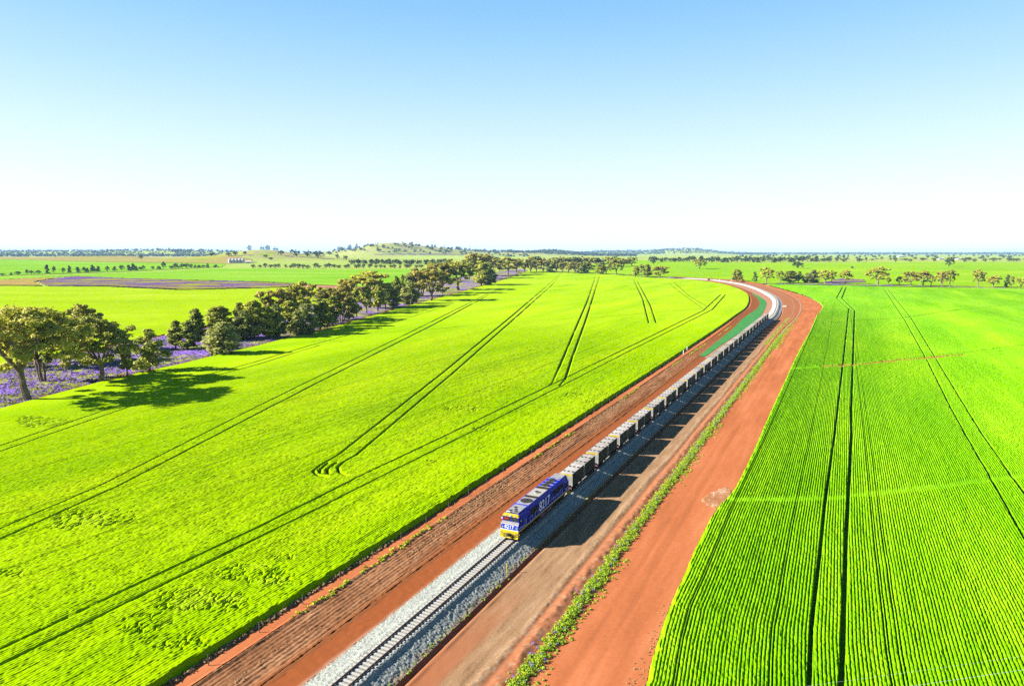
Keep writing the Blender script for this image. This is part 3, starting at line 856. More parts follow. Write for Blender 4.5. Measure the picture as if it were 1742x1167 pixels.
sheet('hedge_verge', hits([(1290, 483.2), (1423, 485.3), (1557, 487.9), (1742, 493), (1990, 500), (1990, 497), (1742, 490.3), (1557, 485.6), (1423, 483.2), (1295, 481.8)]), M['purple'], belt_h, y0=500, y1=1300,
      label='rough weedy verge along the far edge of the canola', cat='verge', du=0.002, dv=0.0003, u0=0.3, u1=1.0)


# ------------------------------------------------------------------ corridor strips
def n01(x, y, f, s=0, o=3): return fbm(x * f, y * f, s, o)


def z_path(U, Fr, X, Y, wid):
    return 0.05 * (n01(X, Y, 0.6, 201) - 0.5) + 0.10 * ss((Fr - 0.85) / 0.15), {}


strip('red_path', 'FE', 'B1', umesh(0.5, 2, 6), np.linspace(0, 1, 9), z_path, M['soil_red'])


def z_plough(U, Fr, X, Y, wid):
    t = Fr * wid
    s = U
    near = ss((300 - U) / 200)
    fur = np.abs(((t / 0.62 + 0.25 * (fbm(s * 0.05, t * 0.3, 211, 2) - 0.5)) % 1.0) - 0.5) * 2
    deep = vnoise(np.floor(t / 0.62), s * 0.02, 213)
    z = 0.12 * (1 - ss((Fr - 0.02) / 0.05)) - near * 0.10 * ss((fur - 0.4) / 0.5) * (0.3 + deep) + 0.16 * (n01(X, Y, 1.3, 215) - 0.5) + 0.10 * (n01(X, Y, 4.0, 219, 2) - 0.5)
    z = z + 0.16 * ss((Fr - 0.84) / 0.16)
    red = ss((Fr - 0.70 + 0.35 * (fbm(t * 0.5, s * 0.04, 217, 3) - 0.5)) / 0.3)
    red = np.maximum(red, ss((U - 170) / 120))
    return z, {'red': np.clip(red, 0, 1)}


strip('ploughed_verge', 'B1', 'GL', umesh(0.22, 0.9, 5), np.linspace(0, 1, 60), z_plough, M['soil_plough'])
strip('red_cutting', 'GL', 'GR', umesh(0.4, 1.5, 5), np.linspace(0, 1, 10), lambda U, Fr, X, Y, w: (0.10 * (n01(X, Y, 1.1, 221) - 0.5) + 0.08, {'red': np.ones_like(U)}), M['soil_plough'])
us_g = np.concatenate([np.arange(203, 380, 2.0), np.arange(380, 566, 4.0)])


def z_mulch(U, Fr, X, Y, wid): return 0.17 + 0.06 * n01(X, Y, 0.5, 231) + 0 * U, {}


strip('mulched_bank', 'GL', 'GR', us_g, np.concatenate([[0.02], np.linspace(0.06, 0.94, 8), [0.98]]), z_mulch, M['mulch'])


def z_orange(U, Fr, X, Y, wid):
    red = np.clip(1 - ss((Fr - 0.80 + 0.15 * (n01(X, Y, 0.3, 243) - 0.5)) / 0.25), 0, 1)
    return 0.10 + 0.13 * Fr + 0.10 * (n01(X, Y, 1.5, 241) - 0.5), {'red': red * (U < 200)}


_so = M['soil_orange'].node_tree
bc = _so.nodes["Principled BSDF"].inputs["Base Color"]; src = bc.links[0].from_socket
a_ = _so.nodes.new("ShaderNodeAttribute"); a_.attribute_name = "red"
m_ = _so.nodes.new("ShaderNodeMix"); m_.data_type = 'RGBA'; m_.inputs[7].default_value = (0.125, 0.036, 0.012, 1)
_so.links.new(a_.outputs["Fac"], m_.inputs[0]); _so.links.new(src, m_.inputs[6]); _so.links.new(m_.outputs[2], bc)
strip('formation_edge', 'GR', 'BL', umesh(0.25, 1.0, 5), np.linspace(0, 1, 14), z_orange, M['soil_orange'])

RAIL_Z = 1.17
BT = -4.3, 3.8   # lateral limits of the ballast bed


def bed_profile(t):
    return np.interp(t, [-4.3, -4.0, -2.3, -1.75, -1.45, 1.35, 1.45, 1.85, 2.1, 3.3, 3.8], [0.23, 0.27, 0.66, 0.90, 0.955, 0.955, 0.93, 0.58, 0.54, 0.10, -0.06])


def z_bed(U, Fr, X, Y, wid):
    t = BT[0] + Fr * (BT[1] - BT[0])
    z = bed_profile(t)
    stone = 0.11 * (vnoise(X * 5.5, Y * 5.5, 251) - 0.5) + 0.10 * (vnoise(X * 11, Y * 11, 253) - 0.5) + 0.08 * (n01(X, Y, 0.8, 255) - 0.5)
    incl = 1 - ss((1.35 - np.abs(t + 0.05)) / 0.1) * 0.75
    z = z + stone * incl * np.where(U < 120, 1, 0.5)
    dirt = np.clip(ss((t - 2.9 + 0.9 * (n01(X, Y, 0.7, 257) - 0.5)) / 0.9) * 0.9 + 0.9 * ss((-4.0 - t) / 0.3), 0, 1)
    clean = ss((U - 385) / 40)
    crib = np.clip(ss((0.82 - np.abs(t)) / 0.1) * 0.8 + ss((0.16 - np.abs(np.abs(t) - 0.76)) / 0.08), 0, 1)
    return z, {'dirt': dirt * (1 - clean * 0.8), 'clean': clean, 'crib': crib}


fs_bed = (np.unique(np.concatenate([np.arange(-4.3, 3.81, 0.10), [-4.3, 3.8]])) - BT[0]) / (BT[1] - BT[0])
strip('ballast_bed', 'BL', 'BR', umesh(0.11, 0.5, 3, u0=-60, m1=40), np.clip(fs_bed, 0, 1), z_bed, M['ballast'])


def z_drain(U, Fr, X, Y, wid):
    z = -0.06 - 0.42 * np.sin(np.pi * np.clip(Fr * 1.25, 0, 1)) ** 1.0 * (U < 420) + 0.06 * ss((Fr - 0.85) / 0.15)
    return z + 0.08 * (n01(X, Y, 1.4, 261) - 0.5) * np.sin(np.pi * Fr), {'red': 0.8 + 0 * U, 'gravel': 0 * U}


strip('drain', 'BR', 'DR', umesh(0.3, 1.0, 5), np.linspace(0, 1, 12), z_drain, M['soil_tan'])


def z_tan(U, Fr, X, Y, wid):
    t = 4.9 + Fr * 9.3
    near = ss((420 - U) / 100)
    ruts = np.zeros_like(t)
    z = 0.05 * (n01(X, Y, 0.8, 271) - 0.5)
    gl = np.exp(-((t - 10.9 - 1.3 * (vnoise(U * 0.05, U * 0, 273) - 0.5)) / 0.55) ** 2)
    z = z + near * gl * (0.05 + 0.10 * vnoise(X * 3.5, Y * 3.5, 275))
    rid = np.exp(-((t - 13.1 - 0.4 * (vnoise(U * 0.08, U * 0, 277) - 0.5)) / 0.75) ** 2)
    z = z + near * rid * (0.20 + 0.35 * n01(X, Y, 1.1, 279) - 0.15)
    z = z - near * 0.06 * np.exp(-((t - 11.9) / 0.4) ** 2)
    lip = np.exp(-((t - 5.1) / 0.25) ** 2) * 0.16 * near
    z = z + lip * vnoise(U * 0.4, U * 0, 281)
    red = np.clip(ss((t - 11.3) / 0.5) * 0.85 + ss((U - 200) / 200) * 0.9 + 0.9 * ss((8.3 - t + 3 * (fbm(U * 0.03, t * 0.15, 283, 3) - 0.5)) / 1.5) * ss((-2 - U) / 30), 0, 1)
    sp = vnoise(X * 3.3, Y * 3.3, 285)
    gravel = np.clip(gl * 0.65 * ss((sp - 0.42) / 0.3) + near * 0.6 * rid * ss((sp - 0.6) / 0.2), 0, 1)
    return z, {'red': red, 'gravel': gravel}


strip('gravel_track', 'DR', 'W0', umesh(0.22, 0.8, 5), np.linspace(0, 1, 72), z_tan, M['soil_tan'])
strip('weed_bank', 'W0', 'W1', umesh(0.4, 1.2, 5), np.linspace(0, 1, 10), lambda U, Fr, X, Y, w: (0.10 * np.sin(np.pi * Fr) + 0.10 * (n01(X, Y, 1.2, 291) - 0.5) * np.sin(np.pi * Fr), {'red': np.ones_like(U), 'gravel': 0.9 * ss((U - 245) / 10) * ss((0.8 - Fr) / 0.2) * ss((Fr - 0.1) / 0.2)}), M['soil_tan'])


def z_road(U, Fr, X, Y, wid):
    t = Fr * wid
    return 0.04 * (n01(X, Y, 0.5, 301) - 0.5) - 0.03 * np.exp(-((t - 3.2) / 0.35) ** 2) - 0.03 * np.exp(-((t - 5.2) / 0.35) ** 2) + 0 * U, {}


strip('dirt_road', 'W1', 'RF', umesh(0.4, 1.5, 5), np.linspace(0, 1, 36), z_road, M['soil_red'])
# washed-out fan of pale silt beside the canola
fan = [(1186, 850), (1196, 840), (1209, 834), (1222, 828), (1238, 826), (1250, 834), (1252, 850), (1244, 860), (1232, 868), (1216, 870), (1205, 864), (1196, 862)]
M['silt'] = mat('washed silt', [(0.34, (0.24, 0.10, 0.045)), (0.5, (0.28, 0.125, 0.06)), (0.60, (0.34, 0.19, 0.11)), (0.72, (0.46, 0.38, 0.30))], scale=0.9, detail=7, stretch=(1, 0.2, 1), rot=R(20), rough=0.95, fine=(1.5, .4))
FAN = np.array([flat(*p) for p in fan])


def silt_h(x, y):
    d = pdist(np.vstack([FAN, FAN[:1]]), x, y)
    e = ss((d - 0.9 * fbm(x * 0.8, y * 0.8, 306, 3)) / 0.5)
    return 0.02 + e * 0.05 - 0.10 * (1 - e), {}


sheet('silt_patch', [tuple(p) for p in FAN], M['silt'], silt_h, du=0.0008, dv=0.0008, kind='structure', u0=0.2, u1=0.5, y0=90, y1=160)

# ------------------------------------------------------------------ railway track
def build_track():
    root = empty('railway_track', (float(T0[0]), float(T0[1]), 0))
    tag(root, 'single railway track of brown rails on pale concrete sleepers', 'railway track')

    def axis(u):
        A = bnd('BL', u); B = bnd('BR', u); f = -BT[0] / (BT[1] - BT[0])
        return A * (1 - f) + B * f
    us = np.concatenate([np.arange(-60, 385, 5.0), np.arange(385, 1241, 4.0)])
    C = axis(us); Dv = np.gradient(C, axis=0); Dv /= np.linalg.norm(Dv, axis=1)[:, None]
    Nv = np.stack([Dv[:, 1], -Dv[:, 0]], 1)
    gz = ground(C[:, 0], C[:, 1])
    org = np.array([T0[0], T0[1]])
    for sgn in (-1, 1):
        b = MB(); rings = []
        for c, n, g in zip(C - org, Nv, gz):
            p = c + n * sgn * 0.752
            sec = [(-0.075, 1.02), (0.075, 1.02), (0.075, 1.045), (0.016, 1.06), (0.016, 1.12), (0.036, 1.13), (0.036, RAIL_Z), (-0.036, RAIL_Z), (-0.036, 1.13), (-0.016, 1.12), (-0.016, 1.06), (-0.075, 1.045)]
            rings.append([(p[0] + n[0] * a, p[1] + n[1] * a, g + z) for a, z in sec])
        b.loft(rings)
        b.build('rail', M['rail'], root)
    sl_me = None
    b = MB()
    prof = [(-1.25, 1.02), (-0.45, 1.02), (0.45, 1.01), (1.25, 1.02)]
    b.box(-1.25, 1.25, -0.125, 0.125, 0.84, 1.015)
    b.box(-0.86, -0.64, -0.09, 0.09, 1.015, 1.035); b.box(0.64, 0.86, -0.09, 0.09, 1.015, 1.035)
    first = b.build('sleeper', M['concrete'], root)
    rng = random.Random(5)
    k = 0
    for i in range(100):
        u = -39.0 + 0.62 * i
        o = first if i == 0 else first.copy()
        if i: COL.objects.link(o); o.parent = root
        p = T0 + TD * u - org
        o.location = (p[0], p[1], rng.uniform(-0.008, 0.008)); o.rotation_euler = (0, 0, TRACK_RZ + rng.uniform(-0.01, 0.01))
    rest = MB()
    uall = np.concatenate([np.arange(-60, -39.2, 0.62), np.arange(-39 + 62, 700, 0.62)])
    CC = axis(uall); DD = np.gradient(CC, axis=0); DD /= np.linalg.norm(DD, axis=1)[:, None]
    GG = ground(CC[:, 0], CC[:, 1])
    for c, d, g in zip(CC - org, DD, GG):
        n = np.array([d[1], -d[0]])
        vs = []
        for z in (0.86, 1.015):
            for a, e in ((-1.25, -.125), (1.25, -.125), (1.25, .125), (-1.25, .125)):
                q = c + n * a + d * e; vs.append((q[0], q[1], g + z))
        rest.add(vs, [(4, 5, 6, 7), (0, 1, 5, 4), (1, 2, 6, 5), (2, 3, 7, 6), (3, 0, 4, 7)])
    o = rest.build('sleeper', M['concrete'], root); o["kind"] = "stuff"


build_track()

# ------------------------------------------------------------------ lettering
def text_mesh(body, size, depth=0.004, sx=1.0, bold=0.0):
    cu = bpy.data.curves.new("lettering", 'FONT'); cu.body = body; cu.size = size; cu.extrude = depth; cu.offset = bold
    cu.align_x = 'CENTER'; cu.align_y = 'CENTER'; cu.resolution_u = 3
    o = bpy.data.objects.new("lettering", cu); COL.objects.link(o)
    dg = bpy.context.evaluated_depsgraph_get(); dg.update()
    me = bpy.data.meshes.new_from_object(o.evaluated_get(dg))
    bpy.data.objects.remove(o); bpy.data.curves.remove(cu)
    co = np.empty(len(me.vertices) * 3, np.float32); me.vertices.foreach_get("co", co); co = co.reshape(-1, 3); co[:, 0] *= sx
    me.vertices.foreach_set("co", co.ravel()); me.materials.clear(); me.update()
    return me


def add_text(body, size, loc, rot, material, parent, name="number", sx=1.0, bold=0.0):
    o = link_mesh(name, text_mesh(body, size, 0.006, sx, bold), material, parent)
    o.location = loc; o.rotation_euler = rot
    return o


# ------------------------------------------------------------------ train; local frame: x right of travel axis, y back along the train, z above rail head
def at_s(s): return (float(T0[0] + TD[0] * s), float(T0[1] + TD[1] * s), RAIL_Z)


def build_bogie(parent, yc, axles, base, wheel_r=0.5, half=0.98):
    b = MB()
    L_ = base / 2 + 0.75
    for sx in (-1, 1):
        x0, x1 = (sx * 1.22, sx * 1.02) if sx < 0 else (1.02, 1.22)
        b.box(x0, x1, yc - L_, yc + L_, 0.55, 0.88)
        for a in range(axles):
            y = yc - base / 2 + base * a / (axles - 1)
            b.box(x0 - 0.05, x1 + 0.05, y - 0.17, y + 0.17, 0.33, 0.70)
        b.box(x0 - 0.04, x1 + 0.04, yc - 0.35, yc + 0.35, 0.40, 0.62)
    b.box(-1.02, 1.02, yc - 0.35, yc + 0.35, 0.48, 0.90)
    bo = b.build('bogie', M['under'], parent)
    for a in range(axles):
        y = yc - base / 2 + base * a / (axles - 1)
        w = MB()
        for sx in (-1, 1):
            w.cyl((sx * 0.755, y, wheel_r), wheel_r, 0.13, 'x', 20)
            w.cyl((sx * 0.70, y, wheel_r), wheel_r + 0.03, 0.03, 'x', 20)
        w.cyl((0, y, wheel_r), 0.09, 1.4, 'x', 8)
        w.build('wheelset', M['wheel'], bo)
    return bo


M['ledge'] = paint('dusty grey ledge', (0.20, 0.19, 0.18), 0.7)
M['letter'] = paint('white lettering', (0.95, 0.95, 0.95), 0.5, dirt=0.02)


def build_loco():
    r = empty('diesel_locomotive', at_s(0.35), TRACK_RZ)
    tag(r, 'blue and yellow diesel locomotive numbered 8217 at the head of the train', 'locomotive')
    HW = 1.46
    # --- main carbody: rings (y, top half width, shoulder z, top z)
    def ring(y, hw, zs, tw, zt, z0=1.42):
        return [(-hw, y, z0), (hw, y, z0), (hw, y, zs), (hw - 0.0, y, zs + 0.01), (tw, y, zt - 0.06), (tw - 0.12, y, zt), (-tw + 0.12, y, zt), (-tw, y, zt - 0.06), (-hw, y, zs + 0.01), (-hw, y, zs)]
    b = MB()
    b.loft([ring(2.6, HW, 2.75, 1.12, 3.82), ring(4.6, HW, 3.02, 1.26, 3.86), ring(4.61, HW - .02, 3.36, 1.26, 3.90), ring(18.6, HW - .02, 3.36, 1.26, 3.90), ring(18.61, HW, 3.02, 1.10, 3.86), ring(20.9, HW, 2.85, 1.02, 3.80), ring(21.0, HW - 0.05, 2.8, .98, 3.76)])
    b.build('body', M['blue'], r)
    # --- cab
    b = MB()
    b.loft([[(-HW, 0.62, 1.42), (HW, 0.62, 1.42), (HW, 0.62, 2.30), (HW - .10, 0.95, 2.52), (HW - .12, 1.02, 2.56), (1.30, 1.02, 3.34), (1.18, 1.0, 3.62), (-1.18, 1.0, 3.62), (-1.30, 1.02, 3.34), (-HW + .12, 1.02, 2.56), (-HW + .10, 0.95, 2.52), (-HW, 0.62, 2.30)],
            [(-HW, 2.6, 1.42), (HW, 2.6, 1.42), (HW, 2.6, 2.30), (HW, 2.6, 2.52), (HW, 2.6, 2.74), (1.30, 2.6, 3.30), (1.10, 2.6, 3.80), (-1.10, 2.6, 3.80), (-1.30, 2.6, 3.30), (-HW, 2.6, 2.74), (-HW, 2.6, 2.52), (-HW, 2.6, 2.30)]])
    cab = b.build('cab', M['blue'], r)
    b = MB(); b.box(-HW + .02, HW - .02, 0.595, 0.618, 1.44, 2.30); b.build('nose_panel', M['blue_front'], cab)
    b = MB(); b.add([(-HW + .02, 0.60, 2.305), (HW - .02, 0.60, 2.305), (HW - .12, 0.985, 2.57), (-HW + .12, 0.985, 2.57), (-HW + .02, 0.60, 2.33), (HW - .02, 0.60, 2.33), (HW - .12, 0.985, 2.60), (-HW + .12, 0.985, 2.60)],
                    [(0, 3, 2, 1), (4, 5, 6, 7), (0, 1, 5, 4), (1, 2, 6, 5), (2, 3, 7, 6), (3, 0, 4, 7)]); b.build('nose_ledge', M['ledge'], cab)
    b = MB(); b.box(-HW - .01, HW + .01, 0.57, 0.595, 1.40, 1.50); b.box(-HW + .0, HW - .0, 0.575, 0.595, 2.29, 2.34); b.build('white_band', M['white'], cab)
    for s in (-1, 1):
        b = MB()
        b.tube([(s * 1.12, .50, 1.62), (s * 1.36, .50, 1.62), (s * 1.36, .50, 2.2), (s * 1.12, .50, 2.2)], 0.03)
        b.build('grab_rail', M['white'], cab)
    for s in (-1, 1):
        b = MB(); xa, xb = sorted((s * 0.08, s * 1.18)); b.box(xa, xb, 0.975, 1.0, 2.66, 3.28)
        wn = b.build('windscreen', M['glass'], cab)
        b = MB(); b.box(xa - .05, xb + .05, 0.985, 1.01, 2.60, 2.66); b.box(xa - .05, xb + .05, 0.985, 1.01, 3.28, 3.34); b.box(xa - .05, xa, 0.985, 1.01, 2.66, 3.28); b.box(xb, xb + .05, 0.985, 1.01, 2.66, 3.28)
        b.build('window_frame', M['blue_front'], wn)
        if s < 0:
            b = MB(); b.box(-1.05, -0.35, 0.962, 0.974, 2.85, 3.15); b.build('reflection', M['red'], wn)  # red reflection on the glass, painted as a thin plate
    b = MB(); b.loft([[(-1.34, .93, 3.36), (1.34, .93, 3.36), (1.18, .95, 3.68), (-1.18, .95, 3.68)], [(-1.34, 1.3, 3.37), (1.34, 1.3, 3.37), (1.16, 1.3, 3.74), (-1.16, 1.3, 3.74)]])
    b.build('brow', M['yellow'], cab)
    b = MB(); b.box(-.16, .16, .87, .93, 3.40, 3.66); b.build('headlight_box', M['white'], cab)
    for x in (-.75, .75, -0.08, .08):
        b = MB(); b.cyl((x, .86 if abs(x) < .2 else .91, 3.53), 0.075 if abs(x) < .2 else .10, .05, 'y', 14); b.build('headlight', M['lamp'], cab)
    for x in (-1.1, 1.1):
        b = MB(); b.cyl((x, .57, 1.85), 0.09, .06, 'y', 12); b.build('marker_light', M['lamp'], cab)
    b = MB(); b.box(0.86, 1.12, .575, .594, 1.60, 1.80); b.box(.92, 1.0, .575, .594, 1.84, 1.95); b.build('coupling_socket', M['black'], cab)
    add_text("8217", 0.76, (-.06, 0.585, 1.89), (math.pi / 2, 0, 0), M['letter'], cab, sx=1.0, bold=0.006)
    for s in (-1, 1):
        b = MB(); xx = s * (HW - .005)
        b.box(min(xx, xx + s * .012), max(xx, xx + s * .012), 1.45, 2.25, 2.30, 2.72); b.build('side_window', M['glass'], cab)
        b = MB(); b.box(min(xx, xx + s * .012), max(xx, xx + s * .012), 0.9, 2.6, 1.72, 1.82); b.build('white_stripe', M['white'], cab)
        b = MB(); b.tube([(s * (HW + .05), 2.75, 1.5), (s * (HW + .05), 2.75, 2.6), (s * (HW + .05), 3.3, 2.6), (s * (HW + .05), 3.3, 1.5)], .03); b.build('door_rail', M['white'], r)
        b = MB(); b.cyl((s * (HW + .10), 1.3, 2.85), .11, .10, 'y', 10); b.build('mirror', M['white'], cab)
    # --- pilot
    b = MB(); b.loft([[(-1.42, .30, .34), (1.42, .30, .34), (1.46, .42, .60), (1.46, .42, 1.40), (-1.46, .42, 1.40), (-1.46, .42, .60)], [(-1.42, .8, .34), (1.42, .8, .34), (1.46, .8, .60), (1.46, .8, 1.40), (-1.46, .8, 1.40), (-1.46, .8, .60)]])
    pl = b.build('pilot', M['yellow'], r)
    b = MB(); b.box(-.30, .30, .05, .42, .72, 1.06); b.cyl((0, .04, .88), .2, .3, 'z', 10); b.build('coupler', M['black'], pl)
    for x in (-.85, -.6, .6, .85):
        b = MB(); b.tube([(x, .36, 1.0), (x, .22, .80), (x, .27, .48)], .045); b.build('air_hose', M['black'], pl)
    for s in (-1, 1):
        for zz in (.68, 1.0):
            b = MB(); b.box(s * 1.2 - .16, s * 1.2 + .16, .34, .42, zz, zz + .08); b.build('step', M['black'], pl)
    # --- frame, sill
    b = MB(); b.box(-1.40, 1.40, .82, 21.2, 1.02, 1.34); b.build('underframe', M['black'], r)
    for s in (-1, 1):
        b = MB(); b.box(min(s * 1.44, s * 1.50), max(s * 1.44, s * 1.50), .82, 21.3, 1.25, 1.41); b.build('sill_stripe', M['yellow'], r)
        b = MB(); b.box(min(s * 1.44, s * 1.495), max(s * 1.44, s * 1.495), .82, 21.3, 1.415, 1.47); b.build('sill_line', M['white'], r)
        b = MB(); b.box(min(s * 1.1, s * 1.46), max(s * 1.1, s * 1.46), 21.05, 21.3, .32, 1.24); b.build('corner_step', M['yellow'], r)
    b = MB(); b.loft([[(-1.1, 8.3, .28), (1.1, 8.3, .28), (1.36, 8.3, .55), (1.36, 8.3, 1.0), (-1.36, 8.3, 1.0), (-1.36, 8.3, .55)], [(-1.1, 14.2, .28), (1.1, 14.2, .28), (1.36, 14.2, .55), (1.36, 14.2, 1.0), (-1.36, 14.2, 1.0), (-1.36, 14.2, .55)]])
    tk = b.build('fuel_tank', M['under'], r)
    for s in (-1, 1):
        for y in (8.9, 11.6):
            b = MB(); xx = s * 1.362; b.box(min(xx, xx + s * .012), max(xx, xx + s * .012), y, y + 1.9, .58, .92); b.build('tank_plate', M['pink'], tk)
    build_bogie(r, 4.9, 3, 3.6); build_bogie(r, 17.3, 3, 3.6)
    # --- side detail
    for s in (-1, 1):
        xx = s * (HW - .018)
        for y0, y1, z0, z1 in ((4.9, 7.6, 2.15, 3.25), (14.0, 18.3, 2.45, 3.28), (19.4, 20.4, 2.0, 2.75)):
            b = MB(); b.box(min(xx, xx + s * .02), max(xx, xx + s * .02), y0, y1, z0, z1)
            g = b.build('grille', M['black'], r)
            v = MB(); n = int((y1 - y0) / .3)
            for i in range(n):
                y = y0 + .1 + i * .3; v.box(min(xx + s * .02, xx + s * .04), max(xx + s * .02, xx + s * .04), y, y + .08, z0 + .05, z1 - .05)
            v.build('louvre', M['under'], g)
        for y0, y1, zt in ((4.6, 5.6, 2.35), (6.6, 7.6, 2.35), (13.0, 14.2, 2.2), (14.9, 16.0, 2.2), (17.0, 17.9, 2.5)):
            b = MB(); xo = s * (HW + .06)
            b.tube([(xo, y0, 1.5), (xo, y0, zt), (xo, y1, zt), (xo, y1, 1.5)], .028); b.build('handrail', M['white'], r)
        b = MB(); xo = s * (HW + .06); b.tube([(xo, 12.2, 2.12), (xo, 16.9, 2.12)], .024); b.build('handrail', M['white'], r)
        for y in (8.0, 8.35, 8.7):
            b = MB(); b.box(min(xx, xx + s * .03), max(xx, xx + s * .03), y, y + .22, 2.2 + (y - 8), 2.27 + (y - 8)); b.build('step_rung', M['white'], r)
        b = MB(); b.box(min(xx, xx + s * .02), max(xx, xx + s * .02), 19.2, 20.9, 1.78, 1.9); b.build('white_stripe', M['white'], r)
        add_text("8217", 2.15, (s * (HW + .0), 10.35, 2.42), (math.pi / 2, 0, s * math.pi / 2), M['letter'], r, sx=1.0, bold=0.02)
    # --- roof
    def fan(y, x, rad, parent):
        b = MB(); b.cyl((x, y, 3.955), rad, .12, 'z', 24); f = b.build('roof_fan', M['black'], parent)
        g = MB(); g.cyl((x, y, 4.03), rad * .28, .05, 'z', 12)
        for i in range(4):
            a = math.pi * i / 4; c, s_ = math.cos(a) * rad * .97, math.sin(a) * rad * .97
            g.tube([(x - c, y - s_, 4.03), (x + c, y + s_, 4.03)], .022)
        g.build('fan_guard', M['under'], f)
    b = MB(); b.box(-1.0, 1.0, 1.5, 4.9, 3.82, 3.895); rp_ = b.build('roof_panel', M['silver'], r)
    for x, y in ((-.5, 1.9), (.45, 1.8), (.1, 2.5), (-.3, 3.3)):
        b = MB(); b.box(x - .16, x + .16, y - .2, y + .2, 3.895, 4.0); b.build('roof_box', M['black'], rp_)
    b = MB(); b.tube([(-.7, 1.25, 3.72), (-.7, 1.25, 3.92)], .05); b.tube([(-.85, 1.35, 3.9), (-.25, 1.35, 3.95)], .07); b.build('horn', M['white'], cab)
    b = MB(); b.box(-1.08, 1.08, 5.0, 8.0, 3.88, 3.935); b.build('roof_panel', M['silver'], r); fan(6.5, 0, .92, r)
    b = MB(); b.box(-1.08, 1.08, 8.05, 8.9, 3.88, 3.935); b.build('roof_panel', M['under'], r)
    b = MB(); b.box(-1.08, 1.08, 8.95, 12.4, 3.88, 3.945); b.build('roof_panel', M['cream'], r)
    b = MB(); b.cyl((0, 10.6, 4.0), .45, .14, 'z', 20); b.build('exhaust', M['silver'], r)
    b = MB(); b.cyl((0, 10.6, 4.075), .33, .02, 'z', 20); b.build('exhaust_mouth', M['under'], r)
    b = MB(); b.box(-1.05, 1.05, 12.45, 13.6, 3.88, 3.93); b.build('roof_panel', M['under'], r)
    for y in (14.3, 15.7, 17.1): fan(y, -.05, .62, r)
    for y in (13.65, 15.0, 16.4, 17.8):
        b = MB(); b.box(-1.05, 1.05, y - .12, y + .12, 3.88, 3.94); b.build('roof_rib', M['silver'], r)
    b = MB(); b.box(-.98, .98, 18.3, 20.8, 3.80, 3.93); b.build('roof_panel', M['silver'], r)
    return r


loco = build_loco()

# ------------------------------------------------------------------ wagons and containers
PITCH_W = 14.25
W_LEN = 13.1
N_WAG = 25


def build_wagon():
    r = empty('container_wagon', (0, 0, 0))
    b = MB()
    b.box(-.42, .42, .3, W_LEN - .3, .78, 1.06)
    for s in (-1, 1):
        b.box(min(s * 1.12, s * 1.28), max(s * 1.12, s * 1.28), 0.05, W_LEN - .05, .84, 1.06)
    for y in (0.0, 2.0, 4.3, 6.4, 8.6, 10.9, W_LEN - .22):
        b.box(-1.22, 1.22, y, y + .22, .86, 1.05)
    b.build('underframe', M['under'], r)
    for y in (-.38, W_LEN + .02):
        b = MB(); b.box(-.14, .14, y, y + .36, .78, .98); b.build('coupler', M['black'], r)
    for y in (0.0, W_LEN - .06):
        b = MB(); b.box(-1.28, 1.28, y - .02, y + .05, .72, .84); b.build('headstock', M['pink'], r)
    b = MB()
    b.box(.3, 1.0, 5.2, 6.0, .40, .84); b.cyl((-.5, 6.6, .62), .22, 1.4, 'y', 12); b.build('brake_gear', M['under'], r)
    build_bogie(r, 1.9, 2, 1.75, .44); build_bogie(r, W_LEN - 1.9, 2, 1.75, .44)
    return r


CB = 1.07    # deck height
CT = 3.22    # container roof


